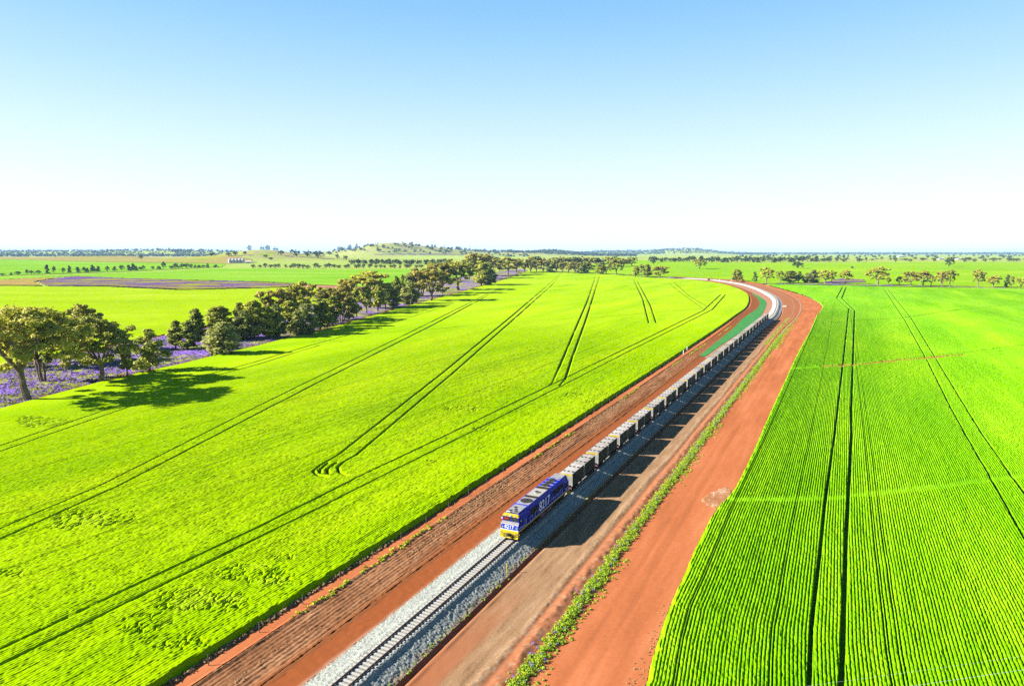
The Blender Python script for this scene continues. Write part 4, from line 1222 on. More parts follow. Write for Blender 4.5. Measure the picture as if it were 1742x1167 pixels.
def build_container(front):
    L_ = 6.06
    r = empty('mineral_container', (0, 0, 0))
    HWc = 1.25
    # corrugated sides as one shell
    b = MB()
    n = 22
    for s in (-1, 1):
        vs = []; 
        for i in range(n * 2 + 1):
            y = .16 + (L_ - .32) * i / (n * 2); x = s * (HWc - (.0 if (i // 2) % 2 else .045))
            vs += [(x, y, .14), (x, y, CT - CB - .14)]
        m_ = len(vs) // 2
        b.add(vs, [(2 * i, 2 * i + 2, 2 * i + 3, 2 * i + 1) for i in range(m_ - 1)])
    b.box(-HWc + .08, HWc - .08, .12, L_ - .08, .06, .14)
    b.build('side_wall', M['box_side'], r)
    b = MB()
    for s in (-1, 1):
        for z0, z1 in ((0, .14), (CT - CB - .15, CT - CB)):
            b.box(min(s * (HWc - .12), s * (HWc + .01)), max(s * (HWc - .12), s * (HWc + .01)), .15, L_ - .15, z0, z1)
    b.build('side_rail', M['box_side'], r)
    for y0, y1 in ((0, .15), (L_ - .15, L_)):
        for s in (-1, 1):
            b = MB(); b.box(min(s * (HWc - .16), s * (HWc + .015)), max(s * (HWc - .16), s * (HWc + .015)), y0, y1, 0, CT - CB + .01)
            b.build('corner_post', M['box_end'], r)
    # ends
    for e, y in ((0, .06), (1, L_ - .06)):
        b = MB(); k = 9
        b.box(-HWc + .16, HWc - .16, y - .015, y + .015, .12, CT - CB - .1)
        for i in range(k):
            x = -HWc + .3 + (2 * HWc - .6) * i / (k - 1); yy = y - .05 if e == 0 else y + .05
            b.box(x - .05, x + .05, min(y, yy), max(y, yy), .16, CT - CB - .42)
        b.build('end_wall', M['box_end'], r)
        yy = -.012 if e == 0 else L_ - .05
        b = MB(); b.box(-HWc + .17, HWc - .17, yy, yy + .062, CT - CB - .36, CT - CB - .08); b.build('end_beam', M['yellow'] if e == 0 else M['box_end'], r)
        b = MB()
        for i in range(5):
            x = -.75 + .3 * i; b.box(x - .045, x + .045, yy - .008 if e == 0 else yy + .06, yy + .002 if e == 0 else yy + .068, CT - CB - .34, CT - CB - .20)
        if e == 0: b.build('stripe_mark', M['black'], r)
    # roof, slightly crowned, with cross ribs
    b = MB()
    zt = CT - CB
    b.loft([[(-HWc + .02, y, zt - .05), (HWc - .02, y, zt - .05), (HWc - .02, y, zt - .01), (.5, y, zt + .035), (-.5, y, zt + .035), (-HWc + .02, y, zt - .01)] for y in (.04, L_ - .04)])
    for i in range(5):
        y = .5 + (L_ - 1.0) * i / 4
        b.box(-HWc + .1, HWc - .1, y - .03, y + .03, zt - .02, zt + .05)
    b.build('roof', M['box_roof'], r)
    for y in (1.35, 4.2):
        for x in (-.78, 0.02, .80):
            h = MB(); h.cyl((x, y, zt + .06), .21, .10, 'z', 12); h.box(x - .03, x + .03, y - .34, y + .3, zt + .05, zt + .10)
            h.build('roof_hatch', M['hatch'], r)
    return r


ORD = ['first', 'second', 'third', 'fourth', 'fifth', 'sixth', 'seventh', 'eighth', 'ninth', 'tenth', 'eleventh', 'twelfth', 'thirteenth', 'fourteenth', 'fifteenth', 'sixteenth', 'seventeenth',
       'eighteenth', 'nineteenth', 'twentieth', 'twenty-first', 'twenty-second', 'twenty-third', 'twenty-fourth', 'twenty-fifth', 'twenty-sixth']
wag0 = build_wagon(); con0 = build_container(True)
used_c = False
for i in range(N_WAG):
    s0 = 23.3 + PITCH_W * i
    w = wag0 if i == 0 else copy_tree(wag0)
    w.location = at_s(s0); w.rotation_euler = (0, 0, TRACK_RZ)
    last = i == N_WAG - 1
    tag(w, 'flat container wagon, last in the train at the start of the curve' if last else 'dark flat container wagon, %s behind the blue locomotive' % ORD[i], 'rail wagon', 'container wagons of the train')
    for j in range(2):
        c = copy_tree(con0) if used_c else con0
        used_c = True
        sc_ = s0 + .36 + j * 6.32
        p = at_s(sc_); c.location = (p[0], p[1], RAIL_Z + CB); c.rotation_euler = (0, 0, TRACK_RZ)
        tag(c, 'grey roofed mineral container at the %s end of the %s wagon behind the locomotive' % (('near', 'far')[j], 'last' if last else ORD[i]), 'container', 'mineral containers on the train')

# ------------------------------------------------------------------ foliage builders
def leaves(centres, radii, per, size, rng, flat_z=0.75, shell=0.55, droop=0.0):
    """leaf-sized quads through the volume of many clumps; returns verts, quads, tone"""
    C = np.repeat(np.asarray(centres, float), per, axis=0); Rr = np.repeat(np.asarray(radii, float), per)
    n = len(C)
    d = rng.normal(size=(n, 3)); d /= np.linalg.norm(d, axis=1)[:, None]
    rad = Rr * (shell + (1 - shell) * rng.random(n)) * (0.75 + 0.5 * rng.random(n))
    P = C + d * rad[:, None] * np.array([1, 1, flat_z])
    nn = d + np.array([0, 0, 0.35]) + 0.55 * rng.normal(size=(n, 3))
    a = np.cross(nn, rng.normal(size=(n, 3))); a /= np.maximum(np.linalg.norm(a, axis=1), 1e-6)[:, None]
    b = np.cross(nn, a); b /= np.maximum(np.linalg.norm(b, axis=1), 1e-6)[:, None]
    s = size * (0.6 + 0.8 * rng.random(n))
    A = a * (s * 0.75)[:, None]; B = b * (s * 0.42)[:, None]
    V = np.stack([P - A, P + B * 1.0, P + A, P - B], 1).reshape(-1, 3)
    q = np.arange(n * 4).reshape(n, 4)
    clump = np.repeat(rng.random(len(centres)), per)
    tone = np.clip(0.55 * clump + 0.45 * rng.random(n), 0, 1)
    return V, q, np.repeat(tone, 4)


def gum_proto(seed, H=20.0, CW=18.0, bare=0.28, nlimb=5, nclump=60, per=130, size=0.55, flat_top=0.8, multi=False):
    rng = np.random.default_rng(seed)
    b = MB()
    fork = bare * H
    lean = rng.normal(size=2) * 0.010 * H
    tr = 0.028 * H
    stems = [(0, 0)] if not multi else [(-.5, 0.1), (.45, -.2), (0.1, .5)]
    ends = []
    for sx, sy in stems:
        top = Vector((lean[0] + sx * 1.6, lean[1] + sy * 1.6, fork))
        b.tube([(sx, sy, -0.4), (sx, sy, 0.3), tuple(Vector((sx, sy, 0)).lerp(top, .5) + Vector((rng.normal() * .15, rng.normal() * .15, 0))), tuple(top)], [tr * 1.25 / len(stems) ** .5, tr / len(stems) ** .5, tr * .85 / len(stems) ** .5, tr * .75 / len(stems) ** .5], 8)
        k = nlimb if not multi else 3
        for i in range(k):
            a = 2 * math.pi * (i + rng.random() * .7) / k
            rr = CW / 2 * (0.35 + 0.35 * rng.random())
            zz = fork + (H - fork) * (0.30 + 0.35 * rng.random())
            e = Vector((math.cos(a) * rr, math.sin(a) * rr, zz))
            mid = top.lerp(e, .5) + Vector((0, 0, .05 * H))
            b.tube([tuple(top - Vector((0, 0, .2))), tuple(mid), tuple(e)], [tr * .55, tr * .35, tr * .18], 6)
            for j in range(3):
                e2 = e + Vector((rng.normal() * CW * .09, rng.normal() * CW * .09, min(abs(rng.normal()) * H * .05 + H * .03, H * .93 - e.z)))
                rr_ = math.hypot(e2.x, e2.y)
                if rr_ > CW * .36: e2.x *= CW * .36 / rr_; e2.y *= CW * .36 / rr_
                b.tube([tuple(mid.lerp(e, .4 + .3 * rng.random())), tuple(e2)], [tr * .22, tr * .07], 5)
                ends.append(e2)
    # clumps on an uneven umbrella
    cen = [tuple(e) for e in ends]
    lob = [(rng.random() * 2 * math.pi, 0.75 + 0.35 * rng.random()) for _ in range(6)]
    while len(cen) < nclump:
        a = rng.random() * 2 * math.pi; f = rng.random() ** .5; t = rng.random()
        lobe = 0.72 + 0.28 * math.cos(3 * a + seed) * math.cos(a * 1.7 + seed * 2)
        zf = 0.12 + 0.88 * t
        prof = math.sin(math.pi * min(1, .12 + zf * .80)) ** .6
        x, y = math.cos(a) * f * CW / 2 * prof * lobe * 1.1, math.sin(a) * f * CW / 2 * prof * lobe * 1.1
        z = fork * .95 + (H - fork * .95) * (zf ** flat_top) * (0.97 - .22 * f * f)
        if f < .45 and zf < .5 and bare > .1: continue
        cen.append((x, y, z - .05 * H))
    rad = CW * (0.045 + 0.045 * rng.random(len(cen)))
    V, q, tone = leaves(cen, rad, per, size, rng, .62, .45, 0.6)
    return b, np_mesh('crown', V, q, {'tone': tone})


def pine_proto(seed, H=14.0, CW=6.0, bare=.12, nclump=62, per=90, size=.5, shape=1.0):
    rng = np.random.default_rng(seed)
    b = MB()
    lx = rng.normal() * .02 * H
    b.tube([(0, 0, -.3), (0, 0, .3), (lx * .5, 0, H * .5), (lx, 0, H * .93)], [.018 * H, .016 * H, .010 * H, .003 * H], 7)
    cen = []; rad = []
    for i in range(nclump):
        t = (i + rng.random()) / nclump
        z = H * (bare + (0.97 - bare) * t)
        pr = (math.sin(math.pi * (0.12 + .88 * t) ** (0.75 * shape)) ** .7) * .9 + .1
        f = rng.random() ** .6
        a = rng.random() * 2 * math.pi
        wob = .7 + .5 * vnoise(np.array([a * 1.3]), np.array([t * 5.0]), seed)[0]
        r_ = CW / 2 * pr * wob
        cen.append((math.cos(a) * r_ * f * .85 + lx * t, math.sin(a) * r_ * f * .85, z)); rad.append(CW * (.115 + .08 * rng.random()) * (.55 + .45 * pr))
        if i % 3 == 0: b.tube([(lx * t, 0, z - CW * .12), cen[-1]], [.005 * H, .002 * H], 4)
    V, q, tone = leaves(cen, rad, per, size, rng, 1.05, .35, -0.5)
    return b, np_mesh('crown', V, q, {'tone': tone})


def bush_proto(seed, H=3.0, CW=4.0, n=12, per=40, size=.5):
    rng = np.random.default_rng(seed)
    b = MB(); b.tube([(0, 0, -.2), (0, 0, H * .4), (rng.normal() * .3, 0, H * .7)], [.10, .07, .03], 5)
    cen = [(rng.normal() * CW * .2, rng.normal() * CW * .2, H * (.25 + .5 * rng.random())) for _ in range(n)]
    V, q, tone = leaves(cen, [CW * .2] * n, per, size, rng, .8, .4)
    return b, np_mesh('crown', V, q, {'tone': tone})


PROTO = {}


def proto(key, kind, mat_leaf, mat_bark, H, CW, *a, **k):
    b, cm = {'gum': gum_proto, 'pine': pine_proto, 'bush': bush_proto}[kind](*a, H=H, CW=CW, **k)
    cm.materials.append(mat_leaf)
    tmx = bpy.data.meshes.new('trunk'); tmx.from_pydata(b.v, [], b.f); tmx.update(); tmx.materials.append(mat_bark)
    co = np.empty(len(cm.vertices) * 3, np.float32); cm.vertices.foreach_get("co", co); co = co.reshape(-1, 3)
    top = np.percentile(co[:, 2], 99.7); wid = (np.percentile(co[:, 0], 98.5) - np.percentile(co[:, 0], 1.5))
    PROTO[key] = (tmx, cm, float(top), float(wid))


proto('big1', 'gum', M['gum'], M['bark'], 22, 22, 3, bare=.30, nclump=112, per=120, size=.44, nlimb=6)
proto('big2', 'gum', M['gum'], M['bark'], 17, 16, 8, bare=.24, nclump=98, per=120, size=.40, nlimb=6)
proto('multi', 'gum', M['gum_green'], M['bark'], 17, 14, 12, bare=.30, nclump=70, per=170, size=.45, multi=True)
proto('gumA', 'gum', M['gum'], M['bark'], 20, 16, 21, bare=.25, nclump=60, per=90, size=.75)
proto('gumB', 'gum', M['gum_brown'], M['bark'], 20, 18, 22, bare=.22, nclump=64, per=90, size=.75)
proto('gumC', 'gum', M['gum_green'], M['bark'], 18, 13, 23, bare=.28, nclump=50, per=90, size=.7)
proto('gumD', 'gum', M['gum_brown'], M['bark'], 18, 14, 24, bare=.2, nclump=56, per=90, size=.7, multi=True)
proto('pineA', 'pine', M['pine'], M['bark_dark'], 14, 6, 31, bare=.14)
proto('pineB', 'pine', M['pine'], M['bark_dark'], 14, 5, 32, bare=.20, shape=1.2)
proto('pineC', 'pine', M['pine_light'], M['bark_dark'], 14, 8, 33, bare=.04, nclump=60)
proto('pineD', 'pine', M['pine'], M['bark_dark'], 14, 4.4, 34, bare=.26, nclump=40)
proto('sparse', 'pine', M['pine'], M['bark_dark'], 14, 8, 35, bare=.12, nclump=34, per=80)
proto('farA', 'gum', M['far_leaf'], M['bark_dark'], 15, 12, 41, bare=.07, nclump=40, per=34, size=1.2)
proto('farB', 'gum', M['far_leaf'], M['bark_dark'], 15, 9, 42, bare=.05, nclump=36, per=34, size=1.1)
proto('farC', 'pine', M['far_leaf'], M['bark_dark'], 14, 7, 43, bare=.05, nclump=22, per=34, size=1.1)
proto('farG', 'gum', M['gum'], M['bark_dark'], 16, 13, 44, bare=.16, nclump=34, per=50, size=1.0)
proto('farH', 'gum', M['gum_brown'], M['bark_dark'], 16, 14, 45, bare=.14, nclump=36, per=50, size=1.0)
proto('bush', 'bush', M['far_leaf'], M['bark_dark'], 3, 4, 51)
PRNG = random.Random(77)


def plant(key, px, base_y, top_y, w_px, name, label, cat='tree', group=None, parts=True):
    p = hit(px, base_y)
    tm_, cm_, top, wid = PROTO[key]
    v = (top_y - PX_CY) / PX_F
    Hh = CAM_H - math.tan(math.atan(v) + PITCH) * p.y - p.z
    Hh = max(Hh, 1.5)
    ww = w_px / PX_F * (p.y * math.cos(PITCH) + (CAM_H - p.z) * math.sin(PITCH))
    sz = Hh / top; sx = ww / wid
    root = empty(name, p, PRNG.uniform(0, 6.28))
    root.scale = (sx, sx, sz)
    a = bpy.data.objects.new('trunk', tm_); COL.objects.link(a); a.parent = root
    c = bpy.data.objects.new('crown', cm_); COL.objects.link(c); c.parent = root
    tag(root, label, cat, group)
    return root


BG = 'trees in the flowered belt on the left'
NEAR = [
    ('big1', 48, 683, 523, 158, 'gum_tree', 'huge olive gum tree with a pale trunk standing nearest in the purple flowers'),
    ('multi', 74, 650, 545, 80, 'gum_tree', 'many-stemmed gum tree just behind the nearest huge gum'),
    ('big2', 20, 625, 528, 95, 'gum_tree', 'dull gum tree cut by the left edge of the picture'),
    ('gumC', 110, 618, 532, 62, 'gum_tree', 'yellow-green gum tree between the two biggest gums'),
    ('gumA', 145, 598, 518, 52, 'gum_tree', 'dark topped gum tree peeping over the gap between the two biggest gums'),
    ('big2', 171, 652, 540, 108, 'gum_tree', 'round olive gum tree with a forked pale trunk, second from the camera'),
    ('pineD', 217, 643, 585, 17, 'pine_tree', 'thin dark sapling right beside the round olive gum'),
    ('sparse', 255, 634, 560, 56, 'pine_tree', 'loose scraggy cypress pine standing alone right of the round gum'),
    ('pineB', 299, 595, 546, 23, 'pine_tree', 'small slim cypress, left of the three in a row'),
    ('pineA', 319, 595, 548, 30, 'pine_tree', 'broad dark cypress, middle of the three in a row'),
    ('pineB', 338, 582, 526, 25, 'pine_tree', 'tallest cypress of the three in a row, standing at the back'),
    ('pineA', 374, 578, 521, 40, 'pine_tree', 'olive cypress hidden behind the grey-green round cypress'),
    ('pineC', 381, 604, 548, 44, 'pine_tree', 'grey-green round cypress with foliage to the ground by the crop edge'),
    ('pineB', 408, 575, 515, 26, 'pine_tree', 'slim cypress behind the grey-green round one'),
    ('pineC', 414, 578, 528, 36, 'pine_tree', 'yellowish cypress low beside two dark slim ones'),
    ('pineA', 433, 577, 511, 36, 'pine_tree', 'dark tall cypress before the thick part of the belt'),
    ('gumB', 472, 566, 492, 52, 'gum_tree', 'brownish gum tree at the start of the thick part of the belt'),
    ('pineA', 455, 577, 522, 30, 'pine_tree', 'olive cypress in front of the first brownish gum'),
    ('pineC', 470, 574, 518, 30, 'pine_tree', 'short cypress at the crop edge under the first brownish gum'),
    ('gumA', 512, 553, 480, 48, 'gum_tree', 'tall olive gum rising over a clump of cypress'),
    ('pineC', 520, 571, 517, 38, 'pine_tree', 'wide bushy cypress touching the crop edge in the thick belt'),
    ('pineA', 494, 568, 512, 32, 'pine_tree', 'dark cypress left of the wide bushy one'),
    ('pineA', 545, 562, 508, 32, 'pine_tree', 'dark cypress right of the wide bushy one'),
    ('pineB', 566, 558, 505, 30, 'pine_tree', 'shaded cypress with bare lower trunk in the thick belt'),
    ('gumB', 553, 545, 489, 40, 'gum_tree', 'brown crowned gum behind the shaded cypress'),
    ('gumD', 582, 548, 496, 40, 'gum_tree', 'brown gum with open trunk showing purple flowers behind'),
    ('gumB', 588, 535, 476, 36, 'gum_tree', 'brown gum left of the tallest dark gum'),
    ('gumA', 628, 524, 462, 66, 'gum_tree', 'tallest dark olive gum in the middle of the belt'),
    ('pineD', 607, 541, 493, 16, 'pine_tree', 'bright green narrow cypress below the tallest dark gum'),
    ('pineA', 593, 545, 506, 26, 'pine_tree', 'small dark cypress left of the bright narrow one'),
    ('pineD', 624, 533, 483, 18, 'pine_tree', 'yellow-green slender cypress at the foot of the tallest gum'),
    ('pineB', 643, 530, 486, 22, 'pine_tree', 'yellow-green cypress right of the slender one'),
    ('pineD', 656, 527, 490, 20, 'pine_tree', 'drab cypress with thin trunk near the crop edge'),
    ('pineA', 669, 524, 492, 26, 'pine_tree', 'dark cypress in the shade of taller trees'),
    ('pineB', 675, 512, 470, 15, 'pine_tree', 'slim cypress spire against the green paddock'),
    ('pineD', 685, 508, 467, 9, 'pine_tree', 'thinnest cypress spire against the green paddock'),
    ('pineC', 697, 518, 481, 28, 'pine_tree', 'light green bushy cypress before the brown gums'),
    ('gumB', 733, 513, 459, 52, 'gum_tree', 'broad brown gum with a pale pink trunk by the crop edge'),
    ('gumD', 716, 504, 457, 40, 'gum_tree', 'rusty brown gum behind the broad brown one'),
    ('pineC', 700, 505, 464, 24, 'pine_tree', 'green round cypress at the left of the rusty gum'),
    ('gumB', 752, 500, 447, 40, 'gum_tree', 'rounded brown gum top in the far middle of the belt'),
    ('gumA', 780, 494, 446, 46, 'gum_tree', 'dark green gum with a dark forked trunk by the crop edge'),
    ('pineA', 733, 478, 446, 22, 'pine_tree', 'dark green cypress peeping behind the brown gums'),
    ('gumC', 766, 480, 441, 26, 'gum_tree', 'pale gum behind the dark forked gum'),
    ('pineA', 819, 486, 444, 26, 'pine_tree', 'dark pair of cypress trunks, left one, near the far end of the belt'),
    ('pineC', 830, 485, 447, 26, 'pine_tree', 'bright bushy cypress beside the dark trunk near the far end of the belt'),
    ('gumB', 812, 474, 431, 38, 'gum_tree', 'tallest brown gum at the far end of the belt'),
    ('gumD', 832, 470, 436, 36, 'gum_tree', 'brown gum right of the tallest far brown gum'),
    ('gumA', 798, 476, 440, 22, 'gum_tree', 'small olive gum left of the tallest far brown gum'),
    ('gumA', 864, 468, 438, 34, 'gum_tree', 'olive gum standing apart at the far end of the belt'),
    ('gumB', 879, 465, 440, 24, 'gum_tree', 'rusty gum right of the olive one at the far end of the belt'),
    ('gumA', 850, 462, 442, 22, 'gum_tree', 'dim gum behind the olive one at the far end of the belt'),
]
for key, px, by, ty, wp, nm, lab in NEAR:
    plant(key, px, by, ty, wp * ((1.18 if nm == 'gum_tree' else 0.95) if px > 400 else 1.05), nm, lab, 'tree', BG)

# treeline closing the wheat field
TL = [(893, 463.5, 441, 20), (903, 463, 440, 22), (913, 463, 443, 16), (924, 463.5, 441, 22), (936, 464, 443, 18), (947, 464.3, 441, 20), (957, 464.8, 444, 16), (967, 465, 446, 16), (978, 465.5, 444, 20), (990, 466, 447, 20), (1000, 466.5, 446, 24)]
for i, (x, b, t, w) in enumerate(TL):
    plant(['farG', 'farH', 'farG', 'farH', 'farC'][i % 5], x, b, t, w, 'gum_tree', 'olive brown tree in the close treeline at the top of the wheat crop', 'tree', 'treeline at the top of the wheat crop')
for i in range(16):
    x = 900 + i * 11.5 + PRNG.uniform(-3, 3)
    plant(['farG', 'farA', 'farH'][i % 3], x, 457 - i * .25, 438 + PRNG.uniform(-2, 3), PRNG.uniform(14, 22), 'gum_tree', 'dark tree in the second row behind the treeline at the top of the wheat crop', 'tree', 'second row behind the treeline')
RIGHT = [
    ('pineA', 1022, 467.5, 447, 16, 'dark upright tree at the right end of the wheat treeline'),
    ('farG', 1031, 466.5, 453, 14, 'low bushy tree at the right end of the wheat treeline'),
    ('gumA', 1049, 468, 439, 30, 'large spreading gum with a visible trunk at the right end of the wheat treeline'),
    ('pineB', 1081, 471.5, 452, 10, 'slim olive tree, left of three in front of the rising paddock'),
    ('gumC', 1091, 471, 449, 13, 'slender gum, middle of three in front of the rising paddock'),
    ('pineA', 1101, 472, 449.5, 12, 'dark tree, right of three in front of the rising paddock'),
    ('gumB', 1123, 474, 453, 27, 'round olive brown gum alone beside the far track'),
    ('gumA', 1190, 458, 441, 21, 'dark gum standing alone high on the rising paddock'),
    ('farB', 1112, 449, 443, 8, 'small round tree on the skyline of the rising paddock'),
    ('pineA', 1253, 478.5, 458, 15, 'dark leaning tree beside the orange excavator'),
    ('farC', 1284, 479.5, 462, 8, 'small thin tree between the excavator and the tall gum'),
    ('gumA', 1303, 482.5, 455, 24, 'big dense gum at the left end of the canola hedgerow'),
    ('gumC', 1327, 481.5, 460, 14, 'airy gum second in the canola hedgerow'),
    ('pineA', 1344, 482, 460.5, 21, 'dark dense tree third in the canola hedgerow'),
    ('pineB', 1358, 481.5, 462, 10, 'narrow tree fourth in the canola hedgerow'),
    ('pineC', 1372, 482, 464.5, 12, 'rounded small tree left of the middle gap in the canola hedgerow'),
    ('pineC', 1384, 481, 459, 15, 'medium tree in the middle clump of the canola hedgerow'),
    ('gumA', 1403, 483, 460, 27, 'wide dark gum in the middle clump of the canola hedgerow'),
    ('gumC', 1415, 481, 460, 12, 'thin gum leaning out of the middle clump'),
    ('gumA', 1438, 483.5, 459, 20, 'rounded gum with a clear trunk beside the purple strip'),
    ('gumA', 1493, 485, 454, 34, 'tallest spreading gum of the canola hedgerow'),
    ('farG', 1511, 484, 471, 8, 'small shrub-like tree right of the tallest spreading gum'),
    ('farG', 1530, 485, 470, 11, 'small bushy tree before the two flat-topped gums'),
    ('gumB', 1550, 487, 462, 26, 'flat-topped gum, left of a pair'),
    ('gumD', 1570, 486.5, 461, 20, 'flat-topped gum with bare stems, right of a pair'),
    ('gumC', 1584, 487, 468.5, 15, 'low gum between two flat-topped clumps'),
    ('gumD', 1602, 487.5, 461.5, 18, 'many-stemmed gum left in the last clump of the hedgerow'),
    ('gumA', 1616, 488, 459, 19, 'dark gum right in the last clump of the hedgerow'),
    ('gumA', 1663, 488.5, 458.5, 20, 'tall uneven gum with a ragged top near the right edge'),
    ('gumA', 1690, 489.5, 468.5, 22, 'squat dense gum near the right edge'),
    ('farC', 1713, 489, 467, 9, 'thin pale tree, left of a small pair near the right edge'),
    ('pineD', 1721, 488, 470, 7, 'thin dark tree, right of a small pair near the right edge'),
    ('farG', 1736, 491, 472.5, 17, 'bushy tree cut by the right edge of the picture'),
    ('farA', 1357, 457, 445, 17, 'dark pair of crowns alone in the middle of the rising paddock'),
    ('farA', 1614, 454, 438, 13, 'tall lone tree on the right of the rising paddock'),
    ('bush', 1450, 457, 453, 5, 'small round bush in the middle of the rising paddock'),
    ('farB', 240, 441, 433, 8, 'lone round tree on the brown pasture at the upper left'),
]
for key, x, b, t, w, lab in RIGHT:
    plant(key, x, b, t, w, 'bush' if key == 'bush' else 'paddock_tree', lab, 'bush' if key == 'bush' else 'tree')

# left row of small trees
LR = [4, 19, 31, 46, 54, 65, 81, 92, 108, 118, 133, 143, 149, 157, 163, 167, 183, 195, 207, 220, 226, 232, 239, 244, 260, 270, 279, 292, 299, 304, 310, 318, 325, 332, 339, 346, 353, 367]
for i, x in enumerate(LR):
    b = 470 - (x / 370) ** .9 * 15 + PRNG.uniform(-.5, .5)
    t = b - PRNG.choice([6, 7, 8, 10, 12, 13]) * (1 if 60 < x < 300 else .7)
    if x == 81: t = b - 16
    plant(PRNG.choice(['farA', 'farB', 'farC', 'farC']), x, b, t, PRNG.uniform(5, 9), 'small_tree', 'small dark tree in the row between the two left paddocks', 'tree', 'row of small trees between the left paddocks')
for i in range(34):
    x = 432 + i * 8.6 + PRNG.uniform(-3, 3)
    plant(PRNG.choice(['farA', 'farB', 'farB']), x, 456.4 + PRNG.uniform(-.4, .6), 449 + PRNG.uniform(-1.5, 2), PRNG.uniform(6, 10), 'small_tree', 'small dark tree in the row along the top of the green paddock', 'tree', 'row of trees along the top of the green paddock')
for i in range(48):
    x = 598 + i * 3.4 + PRNG.uniform(-3, 3)
    plant(PRNG.choice(['farA', 'farC', 'farB']), x, 449.5 + PRNG.uniform(-1.2, 1.2), 441.5 + PRNG.uniform(-2, 2), PRNG.uniform(5, 9), 'woodland_tree', 'dark tree in the dense wood in front of the far hill', 'tree', 'dense wood in front of the far hill')
# wood beyond the rising paddock on the right
for i in range(62):
    x = 1072 + i * 5.6 + PRNG.uniform(-2.5, 2.5)
    if 1085 < x < 1100: continue
    plant(PRNG.choice(['farA', 'farA', 'farB', 'farC']), x, 446.0 + PRNG.uniform(-1.2, .8), 436.5 + PRNG.uniform(-1.5, 3.5) + (2.5 if x > 1410 else 0), PRNG.uniform(7, 12), 'woodland_tree', 'dark tree in the long wood beyond the rising paddock', 'tree', 'long wood beyond the rising paddock')
for i in range(40):
    x = 1420 + i * 8.3 + PRNG.uniform(-5, 5)
    plant(PRNG.choice(['farA', 'farB']), x, 442.5 + PRNG.uniform(-2, 4), 437.5 + PRNG.uniform(-1, 3), PRNG.uniform(4, 10), 'distant_tree', 'hazy tree scattered on the plain at the far right', 'tree', 'hazy trees on the far right plain')
# mound and hill trees
MT = [(389, 436, 430, 10), (400, 435, 427, 9), (417, 434, 427.5, 6), (360, 436, 429, 7), (424, 424.5, 417, 7), (446, 424, 417, 7), (455, 424, 417, 8), (469, 425.5, 419.5, 9), (478, 434.5, 426, 10), (505, 436.5, 425, 12), (497, 432, 424.5, 8),
      (523, 437, 425.5, 14), (541, 439.5, 427, 18), (452, 438.5, 432.5, 8), (461, 443, 438, 7), (574, 440, 431.5, 8), (560, 434, 428, 8), (588, 442, 434, 8), (300, 432.5, 424, 14), (312, 432, 423, 12), (322, 432, 424, 10), (165, 432, 428, 12)]
for i, (x, b, t, w) in enumerate(MT):
    plant(['farA', 'farB'][i % 2], x, b, t, w, 'mound_tree', 'dark tree on the olive pasture rise at the left', 'tree', 'trees on the olive pasture rise')
for i in range(70):
    x = 575 + 300 * PRNG.random() ** 1.1
    ridge = np.interp(x, [560, 600, 650, 700, 760, 830, 880], [421, 418, 413.5, 415.5, 420, 425, 428])
    b = ridge + 1 + PRNG.random() ** 1.5 * (431 - ridge)
    plant(PRNG.choice(['farA', 'farB']), x, b, b - PRNG.uniform(3, 5.5), PRNG.uniform(3.5, 7), 'hill_tree', 'small hazy tree scattered over the far green hill', 'tree', 'trees scattered over the far hill')


# far woods nobody could count
def far_woods():
    rng = np.random.default_rng(9)
    cen = []; rad = []
    def add(px, D, r_):
        x = (px - PX_CX) / PX_F * D
        cen.append((x, D, float(ground(x, D)) + r_ * .8)); rad.append(r_)
    for _ in range(2200): add(rng.uniform(-250, 420), rng.uniform(4800, 8000), rng.uniform(8, 16))
    for _ in range(1500): add(rng.uniform(690, 1080), rng.uniform(5400, 7000), rng.uniform(8, 15))
    for _ in range(1800): add(rng.uniform(820, 1300), rng.uniform(8800, 11000), rng.uniform(12, 22))
    for _ in range(3500): add(rng.uniform(1000, 2000), rng.uniform(9000, 16000), rng.uniform(16, 30))
    for _ in range(160): add(rng.uniform(1250, 2000), rng.uniform(3800, 8000), rng.uniform(6, 10))
    for _ in range(120): add(rng.uniform(560, 900), rng.uniform(4500, 5300), rng.uniform(5, 9))
    V, q, tone = leaves(cen, rad, 12, 9.0, rng, .7, .5)
    me = np_mesh('far_woods', V, q, {'tone': tone})
    tag(link_mesh('far_woods', me, M['horizon_leaf']), 'bluish far woods along the horizon', 'woodland', kind='stuff')


far_woods()


# ------------------------------------------------------------------ weeds along the corridor
def tufts(name, pts, hts, per, size, material, seed, label, cat):
    rng = np.random.default_rng(seed)
    P = np.asarray(pts, float)
    V, q, tone = leaves(P, hts, per, size, rng, .8, .25, -0.4)
    V[:, 2] = np.maximum(V[:, 2], np.repeat(np.repeat(P[:, 2], per), 4) - .6)
    me = np_mesh(name, V, q, {'tone': tone})
    return tag(link_mesh(name, me, material), label, cat, kind='stuff')


def scatter_strip(n, s0, s1, t0, sd, rng, z=.25, hr=(.25, .5), gate=None):
    P = []; Hs = []
    while len(P) < n:
        s = s0 + (s1 - s0) * rng.random() ** 1.35; t = t0 + rng.normal() * sd
        if gate is not None and vnoise(np.array([s * .06]), np.array([t * .2]), gate)[0] < .42: continue
        h = hr[0] + (hr[1] - hr[0]) * rng.random()
        p = st(s, t); P.append((p[0], p[1], z * h / hr[1])); Hs.append(h)
    return P, Hs


